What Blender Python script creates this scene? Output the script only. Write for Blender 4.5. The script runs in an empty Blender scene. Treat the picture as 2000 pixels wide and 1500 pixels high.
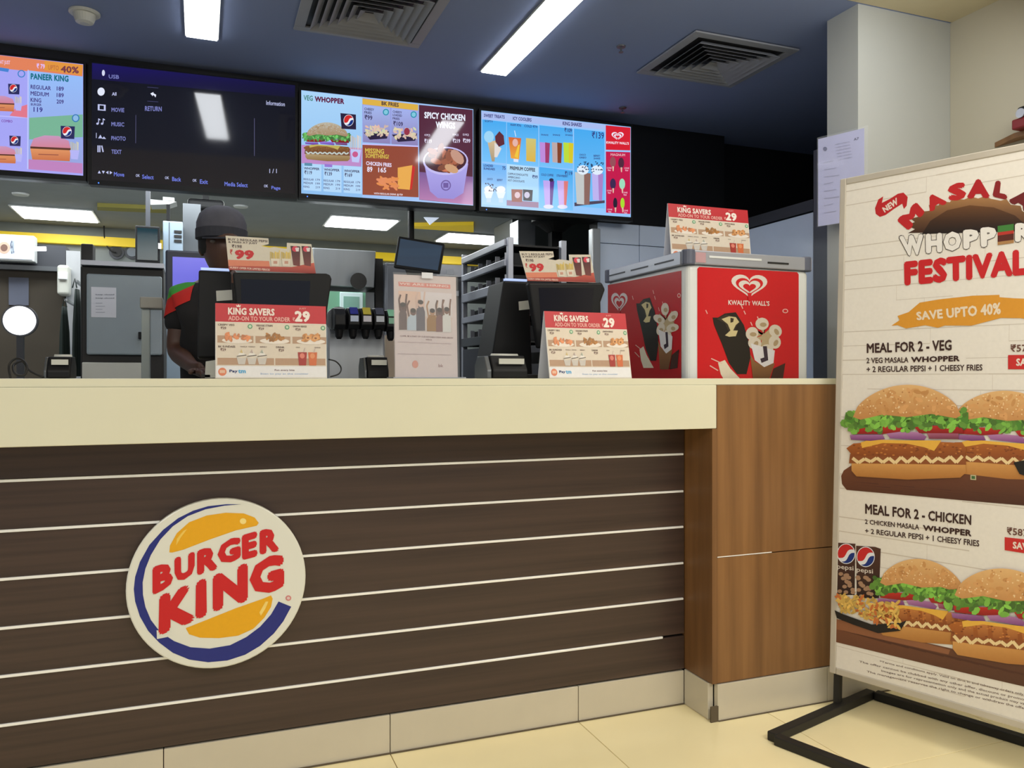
import bpy, math, random
import numpy as np
from mathutils import Vector, Matrix
from mathutils.geometry import tessellate_polygon
random.seed(7)
# ------------------------------------------------------------------ camera, world, lights, exposure
F = 1580.0; TH = math.radians(21.1); CS, SN = math.cos(TH), math.sin(TH); EYE = 1.10; HZ = 738.0
C = bpy.context.scene.collection
scn = bpy.context.scene
cam = bpy.data.cameras.new('camera'); camo = bpy.data.objects.new('camera', cam); C.objects.link(camo)
cam.sensor_width = 36; cam.lens = 36 * F / 2000; cam.shift_y = -(750 - HZ) / 2000; cam.clip_start = .05
camo.location = (0, 0, EYE); camo.rotation_euler = (math.radians(90), 0, -TH)
scn.camera = camo
scn.view_settings.view_transform = 'Standard'; scn.view_settings.look = 'None'
scn.view_settings.gamma = 1; scn.view_settings.use_curve_mapping = False
scn.view_settings.exposure = 0.0
w = bpy.data.worlds.new('world'); scn.world = w; w.use_nodes = True
w.node_tree.nodes['Background'].inputs[0].default_value = (.86, .93, 1, 1)
w.node_tree.nodes['Background'].inputs[1].default_value = .42
def area(name, loc, rot, sx, sy, power, col, spread=180):
    l = bpy.data.lights.new(name, 'AREA'); l.shape = 'RECTANGLE'; l.size = sx; l.size_y = sy
    l.energy = power; l.color = col; l.spread = math.radians(spread)
    o = bpy.data.objects.new(name, l); C.objects.link(o); o.location = loc; o.rotation_euler = rot; return o
area('dining_light_and_fill', (0.9, -0.6, 2.58), (math.radians(14), 0, 0), 3.6, 1.0, 98, (1, .97, .90))
area('dining_light_and_fill', (-1.6, 0.9, 2.58), (math.radians(10), math.radians(0), 0), 1.2, 1.0, 22, (1, .98, .97))
area('dining_light_and_fill', (2.0, 1.0, 2.58), (0, 0, 0), 1.0, 1.2, 22, (1, .96, .88))
area('kitchen_light_and_fill', (0.3, 6.0, 2.36), (0, 0, 0), 3.0, .5, 60, (.95, 1, .98))

area('dining_light_and_fill', (2.25, 2.2, 2.56), (math.radians(38), 0, 0), .9, .7, 6, (.94, .98, 1))  # added fill above the frame, aimed at the pale cladding
area('kitchen_light_and_fill', (-0.6, 4.75, 2.34), (math.radians(22), 0, 0), 3.0, .3, 46, (.92, .98, 1))  # added fill without a fixture, hidden by the bulkhead, brightens kitchen fronts
# ------------------------------------------------------------------ helpers
def ray(u, v):
    a = (u - 1000) / F; b = (HZ - v) / F
    return Vector((a * CS + SN, CS - a * SN, b))
def atY(u, v, Y):
    d = ray(u, v); return Vector((0, 0, EYE)) + d * (Y / d.y)
def atT(u, v, t): return Vector((0, 0, EYE)) + ray(u, v) * t
def atZ(u, v, z):
    d = ray(u, v); return Vector((0, 0, EYE)) + d * ((z - EYE) / d.z)
def s2l(c):
    r = []
    for x in c[:3]:
        x /= 255.0; r.append(x / 12.92 if x <= .04045 else ((x + .055) / 1.055) ** 2.4)
    return (r[0], r[1], r[2], 1)
M = {}
def mat(name, col, rough=.5, metal=0.0, var=.06, scale=(6, 6, 6), bump=0.0, emit=0.0, spec=.5, alpha=None, trans=0, coat=0, col2=None, detail=3):
    if name in M: return M[name]
    m = bpy.data.materials.new(name); m.use_nodes = True; nt = m.node_tree; b = nt.nodes['Principled BSDF']
    c = s2l(col)
    tc = nt.nodes.new('ShaderNodeTexCoord'); mp = nt.nodes.new('ShaderNodeMapping'); mp.inputs['Scale'].default_value = scale
    nz = nt.nodes.new('ShaderNodeTexNoise'); nz.inputs['Scale'].default_value = 1; nz.inputs['Detail'].default_value = detail
    nt.links.new(tc.outputs['Object'], mp.inputs[0]); nt.links.new(mp.outputs[0], nz.inputs['Vector'])
    rp = nt.nodes.new('ShaderNodeValToRGB')
    c2 = s2l(col2) if col2 else tuple(min(1, x * (1 + var)) for x in c[:3]) + (1,)
    c1 = c if col2 else tuple(x * (1 - var) for x in c[:3]) + (1,)
    rp.color_ramp.elements[0].position = .3; rp.color_ramp.elements[1].position = .7
    rp.color_ramp.elements[0].color = c1; rp.color_ramp.elements[1].color = c2
    nt.links.new(nz.outputs['Fac'], rp.inputs[0]); nt.links.new(rp.outputs[0], b.inputs['Base Color'])
    b.inputs['Roughness'].default_value = rough; b.inputs['Metallic'].default_value = metal
    b.inputs['Specular IOR Level'].default_value = spec
    b.inputs['Coat Weight'].default_value = coat
    if emit: nt.links.new(rp.outputs[0], b.inputs['Emission Color']); b.inputs['Emission Strength'].default_value = emit
    if bump:
        bp = nt.nodes.new('ShaderNodeBump'); bp.inputs['Strength'].default_value = bump; bp.inputs['Distance'].default_value = .002
        nt.links.new(nz.outputs['Fac'], bp.inputs['Height']); nt.links.new(bp.outputs[0], b.inputs['Normal'])
    if trans: b.inputs['Transmission Weight'].default_value = trans
    if alpha is not None: b.inputs['Alpha'].default_value = alpha
    M[name] = m; return m
def attr_mat(name, rough=.4, emit=0.0, spec=.5, grain=.03):
    m = bpy.data.materials.new(name); m.use_nodes = True; nt = m.node_tree; b = nt.nodes['Principled BSDF']
    a = nt.nodes.new('ShaderNodeAttribute'); a.attribute_name = 'Col'
    if emit:
        nt.links.new(a.outputs['Color'], b.inputs['Emission Color']); b.inputs['Emission Strength'].default_value = emit
        b.inputs['Base Color'].default_value = (.01, .01, .012, 1)
    else:
        nz = nt.nodes.new('ShaderNodeTexNoise'); nz.inputs['Scale'].default_value = 90
        tc = nt.nodes.new('ShaderNodeTexCoord'); nt.links.new(tc.outputs['Object'], nz.inputs['Vector'])
        mx = nt.nodes.new('ShaderNodeMix'); mx.data_type = 'RGBA'; mx.blend_type = 'MULTIPLY'; mx.inputs[0].default_value = grain * 3
        nt.links.new(a.outputs['Color'], mx.inputs[6]); nt.links.new(nz.outputs['Fac'], mx.inputs[7])
        nt.links.new(mx.outputs[2], b.inputs['Base Color'])
    b.inputs['Roughness'].default_value = rough; b.inputs['Specular IOR Level'].default_value = spec
    M[name] = m; return m
PRINT = attr_mat('printed_ink', .42); SCREEN = attr_mat('lit_display', .07, emit=1.0, spec=.6); GLOSSP = attr_mat('glossy_print', .22)

class MB:
    def __init__(s): s.V = []; s.F = []
    def add(s, V, Fc):
        n = len(s.V); s.V += [Vector(v) for v in V]; s.F += [tuple(i + n for i in f) for f in Fc]; return s
    def box(s, x0, x1, y0, y1, z0, z1):
        V = [(x, y, z) for z in (z0, z1) for y in (y0, y1) for x in (x0, x1)]
        return s.add(V, [(0, 2, 3, 1), (4, 5, 7, 6), (0, 1, 5, 4), (2, 6, 7, 3), (0, 4, 6, 2), (1, 3, 7, 5)])
    def obox(s, o, ex, ey, ez):   # corner o and three edge vectors
        o, ex, ey, ez = map(Vector, (o, ex, ey, ez))
        V = [o + i * ex + j * ey + k * ez for k in (0, 1) for j in (0, 1) for i in (0, 1)]
        return s.add(V, [(0, 2, 3, 1), (4, 5, 7, 6), (0, 1, 5, 4), (2, 6, 7, 3), (0, 4, 6, 2), (1, 3, 7, 5)])
    def prism(s, pts, ext):       # polygon (3-D points) extruded
        ext = Vector(ext); n = len(pts); P = [Vector(p) for p in pts]
        tri = tessellate_polygon([P]); b = [tuple(t) for t in tri]
        V = P + [p + ext for p in P]
        Fc = b + [(t[2] + n, t[1] + n, t[0] + n) for t in b] + [(i, (i + 1) % n, (i + 1) % n + n, i + n) for i in range(n)]
        return s.add(V, Fc)
    def tube(s, pts, r, n=10):
        pts = [Vector(p) for p in pts]; V = []; Fc = []
        rr = r if isinstance(r, (list, tuple)) else [r] * len(pts)
        for i, p in enumerate(pts):
            d = (pts[min(i + 1, len(pts) - 1)] - pts[max(i - 1, 0)]).normalized()
            a = d.orthogonal().normalized() if i == 0 else (pa - d * pa.dot(d)).normalized()
            pa = a; b = d.cross(a)
            V += [p + (a * math.cos(2 * math.pi * k / n) + b * math.sin(2 * math.pi * k / n)) * rr[i] for k in range(n)]
        for i in range(len(pts) - 1):
            Fc += [(i * n + k, i * n + (k + 1) % n, (i + 1) * n + (k + 1) % n, (i + 1) * n + k) for k in range(n)]
        Fc += [tuple(range(n))[::-1], tuple(range((len(pts) - 1) * n, len(pts) * n))]
        return s.add(V, Fc)
    def lathe(s, c, prof, n=20, axis='z'):   # prof = [(r, h)...]
        c = Vector(c); V = []; Fc = []
        for r, h in prof:
            for k in range(n):
                a = 2 * math.pi * k / n; x, y = r * math.cos(a), r * math.sin(a)
                V.append(c + (Vector((x, y, h)) if axis == 'z' else Vector((x, -h, y)) if axis == 'y' else Vector((h, x, y))))
        for i in range(len(prof) - 1):
            Fc += [(i * n + k, i * n + (k + 1) % n, (i + 1) * n + (k + 1) % n, (i + 1) * n + k) for k in range(n)]
        Fc += [tuple(range(n))[::-1], tuple(range((len(prof) - 1) * n, len(prof) * n))]
        return s.add(V, Fc)
WP = {}
def wpos(o): return WP.get(o.name, Vector((0, 0, 0))) if o else Vector((0, 0, 0))
def tag(o, label=None, cat=None, group=None, kind=None):
    if label: o['label'] = label
    if cat: o['category'] = cat
    if group: o['group'] = group
    if kind: o['kind'] = kind
    return o
def mk(name, mb, m, parent=None, bevel=0, smooth=False, seg=2, label=None, cat=None, group=None, kind=None):
    me = bpy.data.meshes.new(name)
    xs = [v.x for v in mb.V]; ys = [v.y for v in mb.V]; zs = [v.z for v in mb.V]
    o0 = Vector(((min(xs) + max(xs)) / 2, (min(ys) + max(ys)) / 2, min(zs)))
    me.from_pydata([v - o0 for v in mb.V], [], mb.F); me.materials.append(m)
    import bmesh
    bm = bmesh.new(); bm.from_mesh(me); bmesh.ops.recalc_face_normals(bm, faces=bm.faces); bm.to_mesh(me); bm.free()
    if smooth: me.shade_smooth()
    o = bpy.data.objects.new(name, me); C.objects.link(o)
    if parent: o.parent = parent
    o.location = o0 - wpos(parent); WP[o.name] = o0.copy()
    if bevel:
        b = o.modifiers.new('bevel', 'BEVEL'); b.width = bevel; b.segments = seg; b.limit_method = 'ANGLE'; b.harden_normals = False
    return tag(o, label, cat, group, kind)
def thing(name, loc, label, cat, group=None):
    o = bpy.data.objects.new(name, None); C.objects.link(o); o.empty_display_size = .1
    o.location = loc; WP[o.name] = Vector(loc); return tag(o, label, cat, group)
def B(*a): return MB().box(*a)
def pxr(u0, v0, u1, v1, Y):
    """x0,x1,z0,z1 of a rectangle on the wall plane Y seen between those pixels"""
    um = (u0 + u1) / 2
    return atY(u0, v0, Y).x, atY(u1, v0, Y).x, atY(um, v1, Y).z, atY(um, v0, Y).z
def pb(u0, v0, u1, v1, Y, d, z0=None):
    x0, x1, za, zb = pxr(u0, v0, u1, v1, Y)
    return B(x0, x1, Y, Y + d, za if z0 is None else z0, zb)

# --- flat print: polygons with ink colours lying on a plane, addressed in a picture frame mapped onto a rectangle
def homog(src, dst):
    A = []; b = []
    for (x, y), (X, Y) in zip(src, dst):
        A.append([x, y, 1, 0, 0, 0, -X * x, -X * y]); b.append(X)
        A.append([0, 0, 0, x, y, 1, -Y * x, -Y * y]); b.append(Y)
    h = np.linalg.solve(np.array(A, float), np.array(b, float)); return np.append(h, 1).reshape(3, 3)
class Plane:
    def __init__(s, O, ex, ey):
        s.O = Vector(O); s.ex = Vector(ex).normalized(); s.ey = Vector(ey).normalized(); s.n = s.ex.cross(s.ey).normalized()
        if s.n.dot(Vector((0, 0, EYE)) - s.O) < 0: s.n = -s.n
    def hit(s, u, v):
        d = ray(u, v); e = Vector((0, 0, EYE)); p = e + d * ((s.O - e).dot(s.n) / d.dot(s.n)) - s.O
        return p.dot(s.ex), p.dot(s.ey)
    def w(s, a, b, z=0): return s.O + s.ex * a + s.ey * b + s.n * z
TXT = {}
def glyphs(t, bold):
    k = (t, bold)
    if k not in TXT:
        cu = bpy.data.curves.new('t', 'FONT'); cu.body = t; cu.resolution_u = 2; cu.space_character = 1 + max(0, bold - .02) * 1.8
        o = bpy.data.objects.new('t', cu); me = o.to_mesh()
        V = [(v.co.x, v.co.y, 0) for v in me.vertices]; Fc = [tuple(p.vertices) for p in me.polygons]
        o.to_mesh_clear(); bpy.data.objects.remove(o); bpy.data.curves.remove(cu)
        if bold > .006:          # heavier weights: the glyph drawn again around itself
            rr = bold * .9 + .002; n0 = len(V); V0, F0 = V, Fc; V = list(V0); Fc = list(F0)
            for k in range(8):
                a = math.pi * k / 4; n = len(V); V += [(x + rr * math.cos(a), y + rr * math.sin(a), k + 1) for x, y, _ in V0]; Fc += [tuple(i + n for i in f) for f in F0]
        xs = [v[0] for v in V] or [0, 1]; ys = [v[1] for v in V] or [0, 1]
        x0, x1, y0, y1 = min(xs), max(xs), min(ys), max(ys)
        TXT[k] = ([((x - x0) / max(x1 - x0, 1e-6), (y1 - y) / max(y1 - y0, 1e-6), q) for x, y, q in V], Fc)
    return TXT[k]
class Paint:
    LZ = .0003
    def __init__(s, plane, src, dst):
        s.p = plane; s.H = homog(src, dst); s.V = []; s.F = []; s.C = []; s.k = 0; s.dx = 0; s.dy = 0; s.tint = None
    def m(s, x, y, z):
        X, Y, W = s.H @ (x + s.dx, y + s.dy, 1.0); return s.p.w(X / W, Y / W, s.LZ * z)
    def col(s, c):
        if s.tint: c = s.tint(c)
        return s2l(tuple(max(0, min(255, x)) for x in c))
    def raw(s, pts, faces, cols, z):
        s.k = (s.k + 1) % 24; n = len(s.V); e = s.k * 4e-6 / s.LZ
        s.V += [s.m(p[0], p[1], z + e + (p[2] * 5e-6 / s.LZ if len(p) > 2 else 0)) for p in pts]; s.F += [tuple(i + n for i in f) for f in faces]
        s.C += cols if isinstance(cols, list) else [s.col(cols)] * len(pts)
    def poly(s, pts, c, z=1, c2=None):
        """c2 = colour at the bottom of the shape (a printed gradient)"""
        tri = tessellate_polygon([[Vector((x, y, 0)) for x, y in pts]])
        if c2 is None: s.raw(pts, tri, c, z); return
        ys = [p[1] for p in pts]; a, b = min(ys), max(ys)
        s.raw(pts, tri, [s.col([c[i] + (c2[i] - c[i]) * (p[1] - a) / (b - a + 1e-6) for i in range(3)]) for p in pts], z)
    def rect(s, x0, y0, x1, y1, c, z=1, c2=None, sl=0):
        s.poly([(x0, y0), (x1, y0 + sl * (x1 - x0)), (x1, y1 + sl * (x1 - x0)), (x0, y1)], c, z, c2)
    def ell(s, cx, cy, rx, ry, c, z=1, n=16, rot=0, c2=None, a0=0, a1=360):
        p = []; n2 = n if a1 - a0 >= 360 else n + 1
        for k in range(n2):
            a = math.radians(a0 + (a1 - a0) * k / n); x, y = rx * math.cos(a), ry * math.sin(a); r = math.radians(rot)
            p.append((cx + x * math.cos(r) - y * math.sin(r), cy + x * math.sin(r) + y * math.cos(r)))
        s.poly(p, c, z, c2)
    def line(s, pts, w, c, z=1):
        for (x0, y0), (x1, y1) in zip(pts, pts[1:]):
            l = math.hypot(x1 - x0, y1 - y0) or 1; nx, ny = -(y1 - y0) / l * w / 2, (x1 - x0) / l * w / 2
            s.poly([(x0 + nx, y0 + ny), (x1 + nx, y1 + ny), (x1 - nx, y1 - ny), (x0 - nx, y0 - ny)], c, z)
    def text(s, t, TL, TR, BR, BL, c, z=4, bold=.02):
        V, Fc = glyphs(t, bold); P = []
        for a, b, q in V:
            P.append(tuple((TL[i] * (1 - a) + TR[i] * a) * (1 - b) + (BL[i] * (1 - a) + BR[i] * a) * b for i in (0, 1)) + (q,))
        if P: s.raw(P, Fc, c, z)
    def tx(s, t, x, y, w, h, c, z=4, sl=0, bold=.02):   # slanted line of text: top-left corner, width, height, slope
        s.text(t, (x, y), (x + w, y + sl * w), (x + w, y + sl * w + h), (x, y + h), c, z, bold)
    def build(s, name, parent, m, label=None):
        me = bpy.data.meshes.new(name); o0 = s.p.O
        me.from_pydata([v - o0 for v in s.V], [], s.F); me.materials.append(m)
        at = me.color_attributes.new('Col', 'FLOAT_COLOR', 'POINT')
        at.data.foreach_set('color', np.array(s.C, dtype=np.float32).ravel())
        o = bpy.data.objects.new(name, me); C.objects.link(o); o.parent = parent
        o.location = o0 - wpos(parent); WP[o.name] = o0.copy()
        return tag(o, label)

# ------------------------------------------------------------------ materials
m_wall = mat('cream_wall_paint', (172, 173, 168), .7, var=.03, scale=(2, 2, 2))
m_wallr = mat('beige_wall_paint', (184, 177, 158), .7, var=.03, scale=(2, 2, 2))
m_ceil = mat('slate_ceiling_paint', (130, 144, 180), .85, var=.03, scale=(1, 1, 1))
m_ceilw = mat('cream_ceiling_paint', (205, 195, 165), .8, var=.03)
m_kceil = mat('kitchen_ceiling_tile', (158, 162, 162), .6, var=.04)
m_tile = mat('polished_cream_tile', (250, 236, 188), .16, var=.03, scale=(3, 3, 3), spec=.4)
m_grout = mat('dark_grout', (96, 84, 66), .9)
m_btile = mat('grey_glazed_skirting_tile', (205, 196, 176), .3, var=.03)
m_board = mat('dark_walnut_laminate', (56, 43, 38), .36, scale=(1.2, 20, 46), col2=(76, 59, 51), detail=5)
m_wood = mat('warm_teak_laminate', (116, 80, 46), .42, scale=(26, 26, 1.3), col2=(146, 104, 62), detail=4)
m_chrome = mat('polished_metal_strip', (252, 252, 250), .25, metal=.15, var=.02)
m_counter = mat('cream_solid_surface', (222, 219, 194), .35, var=.012)
m_black = mat('black_plastic', (13, 13, 15), .5, var=.1, spec=.3)
m_mblack = mat('matt_black_steel', (28, 26, 24), .55, var=.15)
m_bulk = mat('black_bulkhead_laminate', (22, 23, 26), .35, var=.05)
m_steel = mat('brushed_steel', (186, 190, 194), .3, metal=.6, var=.03, scale=(30, 2, 2))
m_dsteel = mat('dull_grey_steel', (100, 104, 108), .4, metal=.6, var=.06)
m_grey = mat('grey_enamel', (120, 128, 136), .45, var=.05)
m_dgrey = mat('dark_grey_plastic', (58, 60, 66), .5, var=.06)
m_white = mat('white_enamel', (222, 224, 222), .3, var=.02)
m_offw = mat('off_white_plastic', (200, 200, 190), .45, var=.03)
m_alu = mat('satin_aluminium', (175, 178, 188), .35, metal=.5, var=.04)
m_panel = mat('pale_wall_cladding', (222, 234, 252), .22, var=.02)
m_brown = mat('olive_brown_panel', (62, 54, 42), .6, var=.08)
m_yel = mat('yellow_trim_and_reflection', (235, 200, 30), .45, var=.03, emit=.25)  # weak glow built in; also colours the reflected streak on the ceiling
m_light = mat('lit_panel_diffuser', (250, 252, 255), .5, var=.0, emit=9)
m_strip = mat('lit_strip_diffuser', (246, 250, 255), .5, var=.0, emit=15)
m_bulb = mat('lit_round_diffuser', (250, 252, 255), .5, var=.0, emit=4)
m_paper = mat('white_paper', (226, 228, 236), .7, var=.02)
m_skin = mat('brown_skin', (84, 57, 45), .5, var=.06)
m_shirt = mat('black_cotton', (24, 22, 24), .85, var=.15, scale=(30, 30, 30))
m_cap = mat('grey_cap_cloth', (84, 84, 94), .85, var=.1, scale=(30, 30, 30))
m_capd = mat('dark_cap_cloth', (54, 55, 64), .85, var=.1, scale=(30, 30, 30))
m_glass = mat('clear_acrylic', (240, 244, 248), .05, var=0, alpha=.06)
m_green = mat('dark_green_cloth', (16, 34, 28), .8, var=.2, scale=(20, 20, 4))

# ------------------------------------------------------------------ the setting
CZ = EYE + 1.53          # ceiling height over the counter
KZ = EYE + 1.30          # kitchen ceiling
fl = mk('floor', B(-3.2, 4.2, -2.5, 7.9, -.06, -.004), mat('tan_grout', (150, 130, 98), .9), kind='structure')
tsx, tsy = .61, .61
tm = None
for i in range(-3, 5):
    for j in range(-1, 4):
        x0 = .52 + i * tsx; y1 = 2.36 - j * tsy
        if j == -1 and not (False): continue
        if x0 < -1.6 or x0 > 3.0: continue
        mk('tile', B(x0 + .0012, x0 + tsx - .0012, y1 - tsy + .0012, y1 - .0012, -.012, 0), m_tile, fl, bevel=.0008, seg=1)
mk('floor', B(-3.1, 4.2, 2.9, 7.8, -.003, 0), mat('grey_kitchen_tile', (160, 162, 160), .4, var=.04), kind='structure')
ce = mk('ceiling', B(-3.2, 4.2, 2.57, 4.52, CZ, CZ + .05), m_ceil, kind='structure')
mk('ceiling', B(-3.2, 4.2, -2.5, 2.568, CZ, CZ + .05), m_ceilw, kind='structure')
mk('ceiling', B(-3.2, 3.095, 4.42, 7.9, KZ, KZ + .05), m_kceil, kind='structure')
XR = 3.02
mk('wall_right', B(XR, XR + .08, -2.5, 2.575, 0, CZ), m_wallr, kind='structure')
mk('wall_front', B(2.51, 4.0, 2.576, 2.75, 0, CZ), m_wall, kind='structure', label=None)
mk('wall_back', B(-3.2, 3.2, 7.8, 7.9, 0, KZ), mat('grey_back_wall', (118, 124, 120), .5, var=.06), kind='structure')
mk('wall_left', B(-3.2, -3.12, 2.5, 7.8, 0, CZ), m_grey, kind='structure')
mk('wall_kitchen_right', B(3.12, 3.2, 4.45, 7.8, 0, KZ), m_dgrey, kind='structure')
# bulkhead that carries the screens
mk('wall_bulkhead', B(-3.1, 3.095, 4.29, 4.41, EYE + .93, CZ - .001), m_bulk, kind='structure')
mk('wall_bulkhead', B(3.1, 4.1, 4.43, 4.5, 0, CZ - .001), m_bulk, kind='structure')
mk('wall_side', B(4.1, 4.18, 2.76, 4.5, 0, CZ - .001), m_bulk, kind='structure')
# yellow cornice on the back wall
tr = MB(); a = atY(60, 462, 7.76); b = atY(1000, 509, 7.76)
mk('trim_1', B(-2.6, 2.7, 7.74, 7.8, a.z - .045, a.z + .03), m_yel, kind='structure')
p = [atZ(u, v, KZ - .03) for u, v in ((802, 442), (925, 440), (925, 454), (802, 446))]  # reflection of the yellow bulkhead on the ceiling, built as a thin slab
mk('reflected_streak_1', MB().prism([(q.x, q.y, KZ - .03) for q in p], (0, 0, .03)), m_yel, kind='structure')
p = [atZ(u, v, KZ - .03) for u, v in ((190, 404), (330, 410), (330, 417), (190, 411))]  # fainter yellow reflection, likewise a coloured slab under the ceiling
mk('reflected_streak_2', MB().prism([(q.x, q.y, KZ - .03) for q in p], (0, 0, .03)), mat('dull_yellow_reflection', (160, 150, 60), .5), kind='structure')

# white clad wall right of the kitchen opening
wr = mk('wall_cladding', B(2.2, 3.04, 4.30, 4.40, 0, EYE + .929), m_dgrey, kind='structure')
xs = [2.2, 2.48, 2.76, 2.985]
for i in range(3):
    for z0, z1 in ((.2, 1.0), (1.0, 1.9), (1.9, EYE + .925)):
        mk('panel', B(xs[i] + .002, xs[i + 1] - .002, 4.285, 4.30, z0 + .002, z1 - .002), m_panel, wr, bevel=.002, seg=1)
ws = mk('wall_partition', B(3.0, 3.06, 3.36, 4.28, 0, EYE + .87), m_dgrey, kind='structure')
for y0, y1 in ((3.37, 3.93), (3.93, 4.28)):
    mk('panel', B(2.985, 3.0, y0 + .003, y1 - .003, .1, EYE + .865), m_panel, ws, bevel=.002, seg=1)
mk('trim', B(2.975, 3.06, 3.36, 4.28, EYE + .872, EYE + .93), m_dgrey, ws)
mk('trim_4', B(2.97, 3.10, 3.22, 3.355, 0, EYE + 1.18), mat('grey_post', (96, 98, 102), .4, metal=.4), kind='structure', bevel=.004)

# ------------------------------------------------------------------ service counter
ct = thing('service_counter', (.5, 2.4, 0), 'long cream-topped service counter with dark slatted front and teak end block', 'counter')
CX0 = -1.35
top = [(CX0, 2.185), (2.50, 2.185), (2.50, 2.555), (1.60, 2.555), (1.60, 2.86), (CX0, 2.86)]
mk('countertop', MB().prism([(x, y, EYE - .022) for x, y in top], (0, 0, .020)), m_counter, ct, bevel=.002)
mk('front_fascia', B(CX0, 1.543, 2.18, 2.21, EYE - .162, EYE - .0225), m_counter, ct, bevel=.002)
mk('core', B(CX0, 1.54, 2.356, 2.82, .115, EYE - .023), m_mblack, ct)
mk('soffit_panel', B(CX0, 1.543, 2.21, 2.355, EYE - .16, EYE - .13), m_counter, ct)
drops = [.163, .257, .382, .502, .624, .744, .866, .985]
for i in range(7):
    mk('board', B(CX0, 1.525, 2.338, 2.355, EYE - drops[i + 1] + .004, EYE - drops[i] - (.004 if i else 0)), m_board, ct, bevel=.001, seg=1)
for i in range(1, 7):
    x1 = 1.52 if i < 6 else 1.44
    mk('metal_strip', B(CX0, x1, 2.334, 2.35, EYE - drops[i] - .0035, EYE - drops[i] + .0035), m_chrome, ct, bevel=.0008, seg=1)
for x0, x1 in ((-1.31, -.70), (-.70, -.09), (-.09, .52), (.52, 1.13), (1.13, 1.525)):
    mk('skirting_tile', B(x0 + .0012, x1 - .0012, 2.338, 2.358, 0.002, .113), m_btile, ct, bevel=.001, seg=1)
mk('grout_bead', MB().prism([(-1.3, 2.338, 0.0005), (1.53, 2.338, 0.0005), (1.53, 2.333, 0.0005), (-1.3, 2.331, 0.0005)], (0, 0, .003)), m_grout, ct)
# teak end block
mk('end_panel', B(1.546, 2.49, 2.182, 2.20, .525, EYE - .023), m_wood, ct, label='upper teak panel of the end block', bevel=.001, seg=1)
mk('end_panel', B(1.546, 2.49, 2.182, 2.20, .120, .522), m_wood, ct, label='lower teak panel of the end block', bevel=.001, seg=1)
zj = (.522 + .525) / 2
mk('joint_strip', B(1.548, 1.76, 2.1815, 2.19, zj + .2 - .2, zj + .003), m_chrome, ct)
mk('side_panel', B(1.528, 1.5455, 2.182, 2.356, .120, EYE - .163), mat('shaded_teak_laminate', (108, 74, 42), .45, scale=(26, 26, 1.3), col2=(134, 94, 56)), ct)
mk('core', B(1.547, 2.49, 2.201, 2.54, .0, EYE - .023), m_mblack, ct)
mk('skirting_tile', B(1.524, 1.544, 2.2, 2.336, 0.001, .118), m_btile, ct, bevel=.001, seg=1)
for x0, x1 in ((1.546, 1.99), (1.99, 2.49)):
    mk('skirting_tile', B(x0, x1 - .0015, 2.178, 2.198, 0.001, .117), m_btile, ct, bevel=.001, seg=1)
mk('grout_bead', B(1.52, 1.548, 2.1765, 2.182, 0, .05), m_grout, ct)
mk('grout_bead', B(1.548, 2.49, 2.174, 2.179, 0, .003), m_grout, ct)

# round sign on the slatted front
sg = thing('round_sign', (.048, 2.33, .32), 'round white burger restaurant sign fixed to the dark slatted counter front', 'sign')
SC = Vector((.048, 2.306, .549)); SR = .2265
mk('sign_disc', MB().lathe(SC + Vector((0, 0, 0)), [(SR - .003, -.026), (SR, -.023), (SR, -.002), (SR - .003, 0)], 72, 'y'), mat('white_acrylic', (226, 226, 216), .25, var=.01), sg, smooth=False)
pl = Plane(SC, (1, 0, 0), (0, 0, 1))
def cropquad(x0, y0, s, pts): return [(x0 + x / s, y0 + y / s) for x, y in pts]
cq = [(100, 125), (1400, 125), (1400, 1375), (100, 1375)]
P = Paint(pl, cq, [pl.hit(*q) for q in cropquad(220, 940, 3.75, cq)])
BL_, YE_, RE_ = (28, 40, 128), (236, 172, 14), (206, 22, 30)
P.poly([(945,168),(830,168),(700,182),(590,215),(480,270),(370,355),(270,465),(200,590),(165,700),(155,790),(165,880),(200,990),(260,1095),(340,1180),(440,1255),(560,1305),(700,1325),(840,1312),(970,1270),(1080,1205),(1180,1115),(1250,1025),(1308,918),(1215,880),(1160,975),(1080,1065),(980,1140),(860,1200),(710,1225),(570,1215),(450,1170),(345,1100),(280,1015),(240,920),(222,830),(220,740),(240,640),(280,540),(350,425),(440,330),(550,255),(680,205),(820,178)], BL_, 2)
P.poly([(415,520),(420,470),(470,380),(560,300),(690,250),(830,230),(960,235),(1040,265),(1070,305),(1055,325),(900,360),(700,430),(520,500),(435,522)], YE_, 2)
P.poly([(535,1075),(700,1010),(900,930),(1100,860),(1160,835),(1172,860),(1160,920),(1110,1000),(1030,1080),(920,1130),(780,1148),(640,1145),(560,1120)], YE_, 2)
P.poly([(470,420),(520,360),(545,350),(500,410),(465,470)], (246, 205, 90), 3); P.ell(955, 292, 24, 22, (250, 225, 140), 3)
P.poly([(1075,960),(1120,880),(1140,880),(1120,930),(1085,985)], (246, 215, 120), 3)
P.ell(1287, 855, 21, 20, (214, 130, 130), 3); P.ell(1287, 855, 12, 11, (226, 200, 195), 4)
WO = (226, 226, 216)
P.poly([(325,1155),(322,1090),(440,1110),(400,1140)], WO, 3)
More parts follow.
